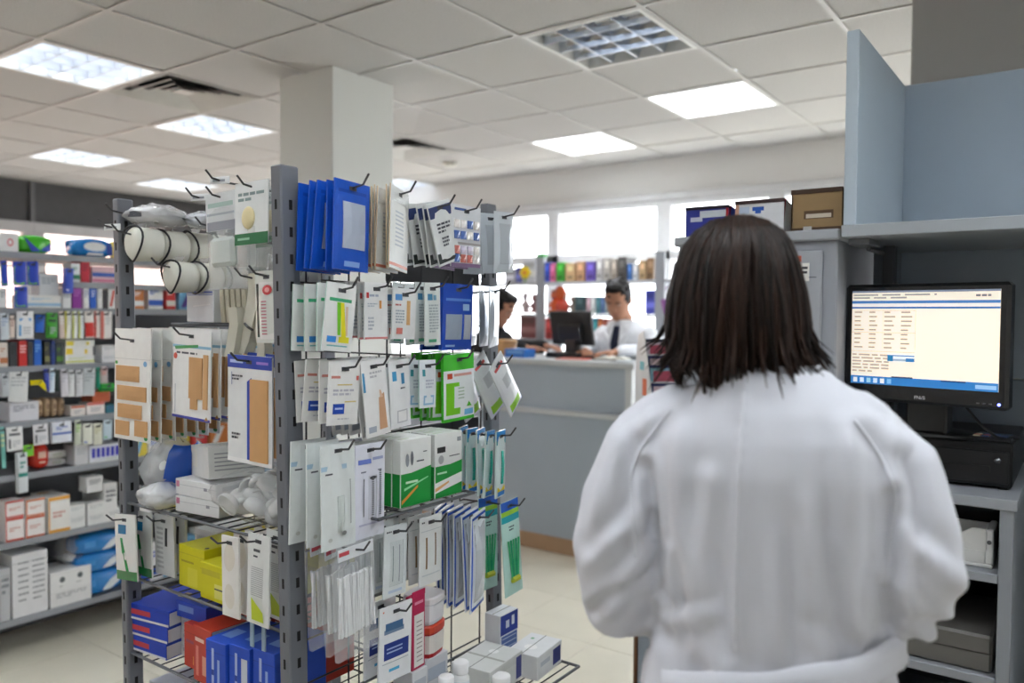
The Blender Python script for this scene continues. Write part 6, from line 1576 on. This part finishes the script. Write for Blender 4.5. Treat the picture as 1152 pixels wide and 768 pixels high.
# ---------------------------------------------------------------- far side: book shelves, counter, leaflets
BI = [
    ('book', -3.495, 0.042, 1.777, 1.917, (40, 80, 200), 'blue book at the left end', 'A'),
    ('book', -3.441, 0.05, 1.776, 1.909, (226, 110, 160), 'pink book beside the blue one', 'A'),
    ('book', -3.371, 0.074, 1.782, 1.913, (60, 180, 50), 'green book with yellow foot', 'A'),
    ('book', -3.281, 0.089, 1.766, 1.904, (224, 190, 140), 'tan picture book, first of two', 'A'),
    ('book', -3.189, 0.079, 1.764, 1.914, (206, 160, 120), 'tan picture book, second of two', 'A'),
    ('book', -3.099, 0.086, 1.763, 1.911, (110, 90, 190), 'purple book', 'A'),
    ('book', -3.022, 0.054, 1.761, 1.929, (206, 204, 206), 'pale grey book', 'A'),
    ('book', -2.957, 0.061, 1.76, 1.933, (190, 186, 180), 'grey photo book', 'A'),
    ('book', -2.896, 0.045, 1.759, 1.918, (180, 170, 160), 'warm grey book', 'A'),
    ('book', -2.829, 0.074, 1.764, 1.935, (84, 82, 80), 'dark grey book', 'A'),
    ('book', -2.766, 0.037, 1.763, 1.881, (70, 120, 190), 'blue spined book', 'A'),
    ('book', -2.719, 0.043, 1.762, 1.886, (214, 222, 232), 'pale blue book', 'A'),
    ('book', -2.662, 0.057, 1.761, 1.903, (200, 170, 130), 'brown and cream book', 'A'),
    ('book', -2.598, 0.057, 1.766, 1.92, (140, 110, 80), 'brown photo book', 'A'),
    ('box', -3.865, 0.108, 1.763, 1.879, (190, 194, 204), 'grey carton', 'A1'),
    ('box', -3.775, 0.053, 1.761, 1.891, (100, 110, 190), 'violet carton', 'A1'),
    ('box', -3.671, 0.139, 1.759, 1.945, (214, 218, 226), 'white and blue carton', 'A1'),
    ('toy', -3.46, 0.092, 1.532, 1.7, (226, 110, 60), 'orange soft toy', 'B'),
    ('toy', -3.364, 0.066, 1.532, 1.685, (206, 200, 190), 'cream soft toy', 'B'),
    ('toy', -3.287, 0.073, 1.532, 1.656, (170, 150, 140), 'beige soft toy', 'B'),
    ('book', -3.191, 0.087, 1.533, 1.649, (50, 80, 84), 'dark teal box', 'B'),
    ('book', -3.115, 0.031, 1.533, 1.641, (214, 180, 190), 'pink book', 'B'),
    ('book', -3.073, 0.039, 1.533, 1.648, (226, 230, 232), 'white book', 'B'),
    ('book', -3.03, 0.031, 1.533, 1.641, (90, 150, 160), 'teal book', 'B'),
    ('book', -2.992, 0.031, 1.533, 1.64, (90, 120, 170), 'blue book', 'B'),
    ('book', -2.95, 0.038, 1.533, 1.633, (170, 190, 200), 'grey-blue book', 'B'),
    ('box', -2.602, 0.085, 1.534, 1.689, (70, 80, 180), 'blue and white carton', 'B'),
    ('toy', -3.743, 0.079, 1.517, 1.689, (206, 190, 190), 'pale doll', 'B1'),
    ('toy', -3.647, 0.095, 1.517, 1.674, (150, 110, 110), 'dusky doll', 'B1'),
    ('book', -3.172, 0.024, 1.328, 1.485, (220, 210, 60), 'yellow book', 'C'),
    ('book', -3.137, 0.031, 1.329, 1.485, (90, 170, 60), 'green book', 'C'),
    ('book', -3.094, 0.039, 1.33, 1.485, (40, 120, 190), 'blue book', 'C'),
    ('book', -3.051, 0.031, 1.331, 1.479, (40, 150, 160), 'teal book', 'C'),
    ('book', -3.012, 0.031, 1.331, 1.479, (190, 110, 60), 'rust book', 'C'),
    ('book', -2.97, 0.038, 1.332, 1.48, (150, 70, 50), 'red-brown book', 'C'),
    ('book', -3.474, 0.059, 1.321, 1.476, (190, 60, 60), 'red book', 'C'),
    ('book', -3.412, 0.05, 1.323, 1.476, (60, 100, 170), 'denim blue book', 'C'),
    ('book', -3.354, 0.049, 1.324, 1.477, (220, 190, 90), 'mustard book', 'C'),
    ('box', -3.68, 0.165, 1.374, 1.495, (110, 50, 50), 'maroon carton', 'C1'),
]
SZ = {'A':1.765,'B':1.512,'C':1.312}
SN = {'A':'top book shelf right bay','A1':'top book shelf left bay','B':'second book shelf right bay','B1':'second book shelf left bay','C':'third book shelf right bay','C1':'third book shelf left bay'}
bs = empty('book_shelving','grey metal book shelving in front of the window wall','shelving',None,(-3.0,5.3,0))
for x in (-1.62,-.555,.48,1.5):
    for y in (.01,.30):
        MB().box(x-.036 if y < .1 else x-.02,y-.01,0,x+.036 if y < .1 else x+.02,y+.02,1.96 if y < .1 else 1.90,S(150,154,160),.003).build('upright','painted_metal',bs)
for z in (1.765,1.512,1.312,1.02,.72,.40,.10):
    for x0, x1 in ((-1.58,-.595),(-.515,.44),(.52,1.46)):
        MB().box(x0,-.005,z-.022,x1,.30,z-.001,S(176,180,186),.002).build('shelf','painted_metal',bs)
for kind, xc, w, zb, zt, c, desc, row in BI:
    z = SZ[row[0]]; h = max(.05,zt-z); w_ = max(.012,w*.93); C_ = S(*c)
    lab_ = desc+', '+SN[row]
    if kind == 'toy':
        t = empty('soft_toy',lab_,'soft toy','toys on the book shelves',(xc,5.38,z))
        m = MB(); ellipsoid(m,(0,0,h*.32),(w_*.45,w_*.4,h*.32)); m.c = [C_]*len(m.f); m.build('torso','matte',t,True)
        m = MB(); ellipsoid(m,(0,-.01,h*.78),(w_*.36,w_*.33,h*.21)); m.c = [C_]*len(m.f); hd_ = m.build('head','matte',t,True)
        for q in (-1,1):
            m = MB(); ellipsoid(m,(q*w_*.28,0,h*.95),(w_*.12,w_*.08,h*.07)); m.c = [C_]*len(m.f); m.build('ear','matte',hd_,True)
            m = MB(); tlimb(m,[(q*w_*.3,-.01,h*.5),(q*w_*.46,-.03,h*.3)],[w_*.12,w_*.1],8,2); m.c = [C_]*len(m.f); m.build('arm','matte',t,True)
            m = MB(); tlimb(m,[(q*w_*.2,-.02,h*.10),(q*w_*.26,-.07,h*.09)],[w_*.14,w_*.13],8,2); m.c = [C_]*len(m.f); m.build('leg','matte',t,True)
    elif kind == 'book':
        o = empty('book',lab_,'book','books on the far shelves',(xc,5.31,z+.0005))
        d = .16
        m = MB(); m.box(-w_/2,0,0,-w_/2+.003,d,h,C_,.0008); m.box(w_/2-.003,0,0,w_/2,d,h,C_,.0008); m.box(-w_/2,-.002,0,w_/2,.003,h,C_,.0008)
        m.box(-w_*.3,-.0028,h*.55,w_*.3,-.0021,h*.85,tuple(min(1,q*1.6+.05) for q in C_)); m.box(-w_*.3,-.0028,h*.12,w_*.3,-.0021,h*.3,tuple(q*.5 for q in C_))
        m.build('cover','paper',o); MB().box(-w_/2+.003,.003,.004,w_/2-.003,d-.004,h-.004,S(232,228,218)).build('pages','paper',o)
    else:
        m = MB(); carton(m,w_,.15,h,C_,[(0,.5,1,.75,tuple(min(1,q*1.5+.1) for q in C_)),(.1,.1,.9,.35,tuple(q*.6 for q in C_))]); o = m.build('shelf_carton','paper'); tag(o,lab_,'carton','cartons on the far shelves'); o.matrix_basis = Matrix.Translation((xc,5.39,z+.0005))
        MB().box(-w_/2-.0004,-.0754,h*.86,w_/2+.0004,-.0748,h*.88,tuple(q*.6 for q in C_)).build('lid_seam','paper',o)
def toy_flower(x, z):
    t = empty('flower_toy','yellow flower toy leaning against the white carton, top book shelf','toy',None,(x,5.30,z))
    m = MB()
    for k in range(6):
        a = PI/3*k; ellipsoid(m,(.032*math.cos(a),0,.075+.032*math.sin(a)),(.022,.010,.022),10)
    m.c = [S(240,214,30)]*len(m.f); m.build('petals','plastic',t,True)
    m = MB(); ellipsoid(m,(0,-.006,.075),(.018,.010,.018),10); m.c = [S(226,140,40)]*len(m.f); m.build('centre','plastic',t,True)
    MB().tube([(0,0,0),(0,0,.05)],.007,S(90,160,60),8).build('stem','plastic',t,True)
toy_flower(-3.70,1.766)
t = empty('orange_ball','orange ball hanging toy in front of the second book shelf','toy',None,(-3.40,5.31,1.513))
m = MB(); ellipsoid(m,(0,.05,.16),(.05,.045,.06)); m.c = [S(230,104,50)]*len(m.f); m.build('ball','plastic',t,True); m = MB(); ellipsoid(m,(.03,.04,.055),(.06,.045,.055)); m.c = [S(200,70,50)]*len(m.f); m.build('lower_ball','plastic',t,True)
t = empty('purple_basket','purple plastic basket at the right end of the second book shelf','basket',None,(-2.43,5.35,1.513))
MB().lathe([(.07,0),(.085,.05),(.095,.10),(.10,.105),(.088,.105),(.075,.01)],S(150,90,160),20).build('bowl','plastic',t,True); MB().tube([(-.09,0,.1),(-.06,0,.19),(0,0,.22),(.06,0,.19),(.09,0,.1)],.005,S(140,80,150),6).build('handle','plastic',t,True)
t = empty('green_carton','small green carton on top of the shelving upright','carton',None,(-3.55,5.32,1.96))
carton(MB(),.07,.05,.03,S(60,170,80),[(.1,.2,.9,.5,S(200,235,205))]).build('body','paper',t); MB().box(-.0354,-.0254,.024,.0354,-.0248,.0255,S(30,110,50)).build('lid_seam','paper',t)

# service counter
sv = empty('service_counter','long grey laminate service counter with brown kick board','counter',None,(-2.18,4.24,0))
CT = S(174,186,198)
MB().box(-2.3,-.03,1.185,.02,.60,1.22,S(196,200,202),.004).build('worktop','laminate',sv)
MB().box(-2.28,.02,.905,-.02,.035,1.185,CT,.001).build('front_panel','laminate',sv)
MB().box(-2.28,-.02,.875,.0,.035,.905,S(200,204,206),.003).build('ledge','laminate',sv)
MB().box(-2.28,.0,.10,.0,.03,.875,S(166,178,190),.001).build('front_panel','laminate',sv)
MB().box(-.045,-.012,.905,.0,.035,1.185,S(206,210,212),.002).build('corner_post','laminate',sv)
MB().box(-.02,.035,.0,.0,.56,1.185,S(150,155,160),.002).build('side_panel','laminate',sv)
MB().box(-2.30,.035,.0,-2.28,.56,1.185,S(150,155,160),.002).build('side_panel','laminate',sv)
MB().box(-2.28,-.008,.0,.004,.03,.10,S(170,140,110),.002).build('kick_board','laminate',sv)
ZT = 1.2205
ps = empty('sales_terminal','black touch screen sales terminal seen from behind on the counter','terminal',None,(-2.80,4.56,ZT),-.12)
MB().box(-.13,-.12,0,.14,.12,.035,S(18,18,20),.006).build('base','plastic',ps)
MB().box(-.05,-.02,.03,.05,.04,.16,S(16,16,18),.008).build('neck','plastic',ps)
dsp = MB().box(-.175,-.012,-.115,.175,.014,.115,S(15,15,17),.006); dsp.xf(Matrix.Translation((0,.0,.195)) @ Matrix.Rotation(.20,4,'X')); dsp.build('display','plastic',ps)
dsp = MB().box(-.10,-.035,-.09,.10,-.010,.03,S(22,22,24),.010); dsp.xf(Matrix.Translation((0,.0,.195)) @ Matrix.Rotation(.20,4,'X')); dsp.build('rear_housing','plastic',ps)
kb = empty('keyboard','black keyboard right of the sales terminal','keyboard',None,(-2.60,4.52,ZT),-.1)
MB().box(-.11,-.06,0,.11,.06,.018,S(22,22,24),.004).build('body','plastic',kb)
k_ = MB()
for a in range(8):
    for b in range(4): k_.box(-.10+.025*a,-.05+.025*b,.018,-.08+.025*a,-.03+.025*b,.022,S(40,40,44))
k_.build('keys','plastic',kb)
m = MB(); carton(m,.165,.12,.055,S(50,120,205),[(.1,.2,.9,.5,S(120,175,230))],top=[(.1,.2,.9,.8,S(90,150,220))]); o = m.build('blue_box','paper'); tag(o,'light blue carton on the counter left of the terminal','carton'); o.location = (-3.08,4.36,ZT); MB().box(-.0828,-.0603,.044,.0828,-.0598,.046,S(30,80,150)).build('lid_seam','paper',o)
t = empty('wooden_drum','round tan wooden tub on the counter before the dark-jacketed person','tub',None,(-3.27,4.46,ZT)); MB().lathe([(.07,0),(.075,.01),(.075,.085),(.07,.09)],S(196,146,92),22).build('body','wood',t,True); MB().lathe([(.079,.085),(.079,.105),(.074,.11)],S(206,158,104),22).build('lid','wood',t,True)
t = empty('paper_stack','low stack of white papers at the left of the counter','papers',None,(-3.42,4.34,ZT))
for k_ in range(3): MB().box(-.12,-.08,.004*k_,.12,.08,.004*k_+.0035,S(232,234,236)).xf(Matrix.Rotation(.1*k_,4,'Z')).build('sheet','paper',t)
m = MB().box(-.10,-.06,0,.10,.06,.008,S(226,110,92),.001); o = m.build('red_folder','paper'); tag(o,'salmon red folder lying in front of the terminal','folder'); o.location = (-2.66,4.36,ZT); o.rotation_euler = (0,0,.15); MB().box(-.09,-.0605,.002,.098,-.0598,.006,S(238,226,220)).build('pages','paper',o)
t = empty('open_book','open ledger with white pages in front of the white-coated person','book',None,(-2.43,4.48,ZT),.1)
for q in (-1,1):
    m = MB(); m.loft([[(q*.002,-.08,.004),(q*.002,.08,.004),(q*.002,.08,.016),(q*.002,-.08,.016)],[(q*.05,-.08,.004),(q*.05,.08,.004),(q*.05,.08,.026),(q*.05,-.08,.026)],[(q*.105,-.08,.004),(q*.105,.08,.004),(q*.105,.08,.014),(q*.105,-.08,.014)]],S(238,236,226)); m.build('page_block','paper',t)
MB().box(-.11,-.083,0,.11,.083,.004,S(40,44,52),.001).build('cover','paper',t)
t = empty('laptop','closed grey laptop at the right end of the counter','laptop',None,(-2.28,4.60,ZT),-.05)
MB().box(-.15,-.10,0,.12,.11,.018,S(96,104,114),.005).build('base','plastic',t); MB().box(-.15,-.10,.019,.12,.11,.030,S(120,128,138),.005).build('lid','plastic',t)
t = empty('paper_stack','loose grey-white papers at the right corner of the counter','papers',None,(-2.27,4.36,ZT))
for k_ in range(3): MB().box(-.07,-.09,.003*k_,.07,.09,.003*k_+.0025,S(206,212,216)).xf(Matrix.Rotation(.2*k_-.1,4,'Z')).build('sheet','paper',t)

# low cabinet with leaflet display, half hidden behind the woman
lc = empty('low_cabinet','low grey cabinet with brown edge strip behind the white coat','cabinet',None,(-1.10,2.72,0))
MB().box(-.17,-.19,.05,.14,.20,1.06,S(142,152,164),.003).build('body','laminate',lc); MB().box(-.183,-.195,.0,-.168,.20,1.06,S(110,70,40),.002).build('edge_strip','wood',lc); MB().box(-.19,-.20,1.06,.15,.21,1.085,S(160,166,172),.003).build('top','laminate',lc); MB().box(-.16,-.205,.06,-.005,-.19,1.05,S(146,156,168),.003).build('door','laminate',lc); MB().box(.0,-.205,.06,.135,-.19,1.05,S(146,156,168),.003).build('door','laminate',lc)
ld = empty('leaflet_display','small leaflet display with curved white sides and navy pockets','leaflet display',None,(-1.24,2.64,1.086),.80)
for x in (-.065,.10):
    pr = [(-.10,0),(.10,0),(.10,.25),(.075,.345),(.02,.36),(-.005,.30),(-.045,.20),(-.085,.10)]
    m = MB(); m.loft([[(x,y,z) for y,z in pr],[(x+.004,y,z) for y,z in pr]],S(228,230,232)); m.build('side_panel','plastic',ld)
for k_, (y,z) in enumerate(((-.085,.0),(-.05,.095),(-.01,.19))):
    m = MB().box(-.06,y,z,.10,y+.012,z+.085,S(36,44,96),.002); m.box(-.05,y-.001,z+.05,-.01,y,z+.072,S(226,200,205)); m.box(-.06,y-.0015,z+.083,.10,y+.013,z+.088,S(226,228,232)); m.build('pocket','plastic',ld)
MB().box(-.061,.085,.0,.10,.092,.33,S(60,64,80),.002).build('back_panel','plastic',ld)
st_ = MB(); st_.box(-.0665,-.06,.03,-.0652,-.01,.10,S(40,100,200)); st_.box(-.0665,-.02,.13,-.0652,.02,.19,S(230,110,60)); st_.box(-.0665,.01,.22,-.0652,.05,.25,S(120,200,210)); st_.build('sticker','paper',ld)
for k_, (y,z,c) in enumerate(((-.065,.02,(226,228,232)),(-.03,.12,(140,190,205)),(.01,.21,(214,196,206)))):
    o = empty('leaflet',('white','pale blue','pink')[k_]+' leaflets standing in a pocket of the leaflet display','leaflets','leaflets in the display',(0,0,0)); o.matrix_basis = Matrix.Translation((-1.24,2.64,1.086)) @ Matrix.Rotation(.80,4,'Z') @ Matrix.Translation((.01,y,z)) @ Matrix.Rotation(-.12,4,'X')
    MB().box(-.06,0,0,.06,.004,.11,S(*c),.0008).build('sheet','paper',o); MB().box(-.05,-.0008,.06,.03,-.0001,.10,S(200,90,110)).build('print_block','paper',o)
t = empty('paper_cup','white paper cup standing behind the leaflet display','cup',None,(-1.20,2.86,1.086)); MB().lathe([(.022,0),(.024,.002),(.034,.14),(.036,.145),(.033,.145),(.022,.006)],S(226,226,222),20).build('cup_wall','paper',t,True); MB().lathe([(.0295,.08),(.0325,.11)],S(206,150,160),20).build('printed_band','paper',t,True)
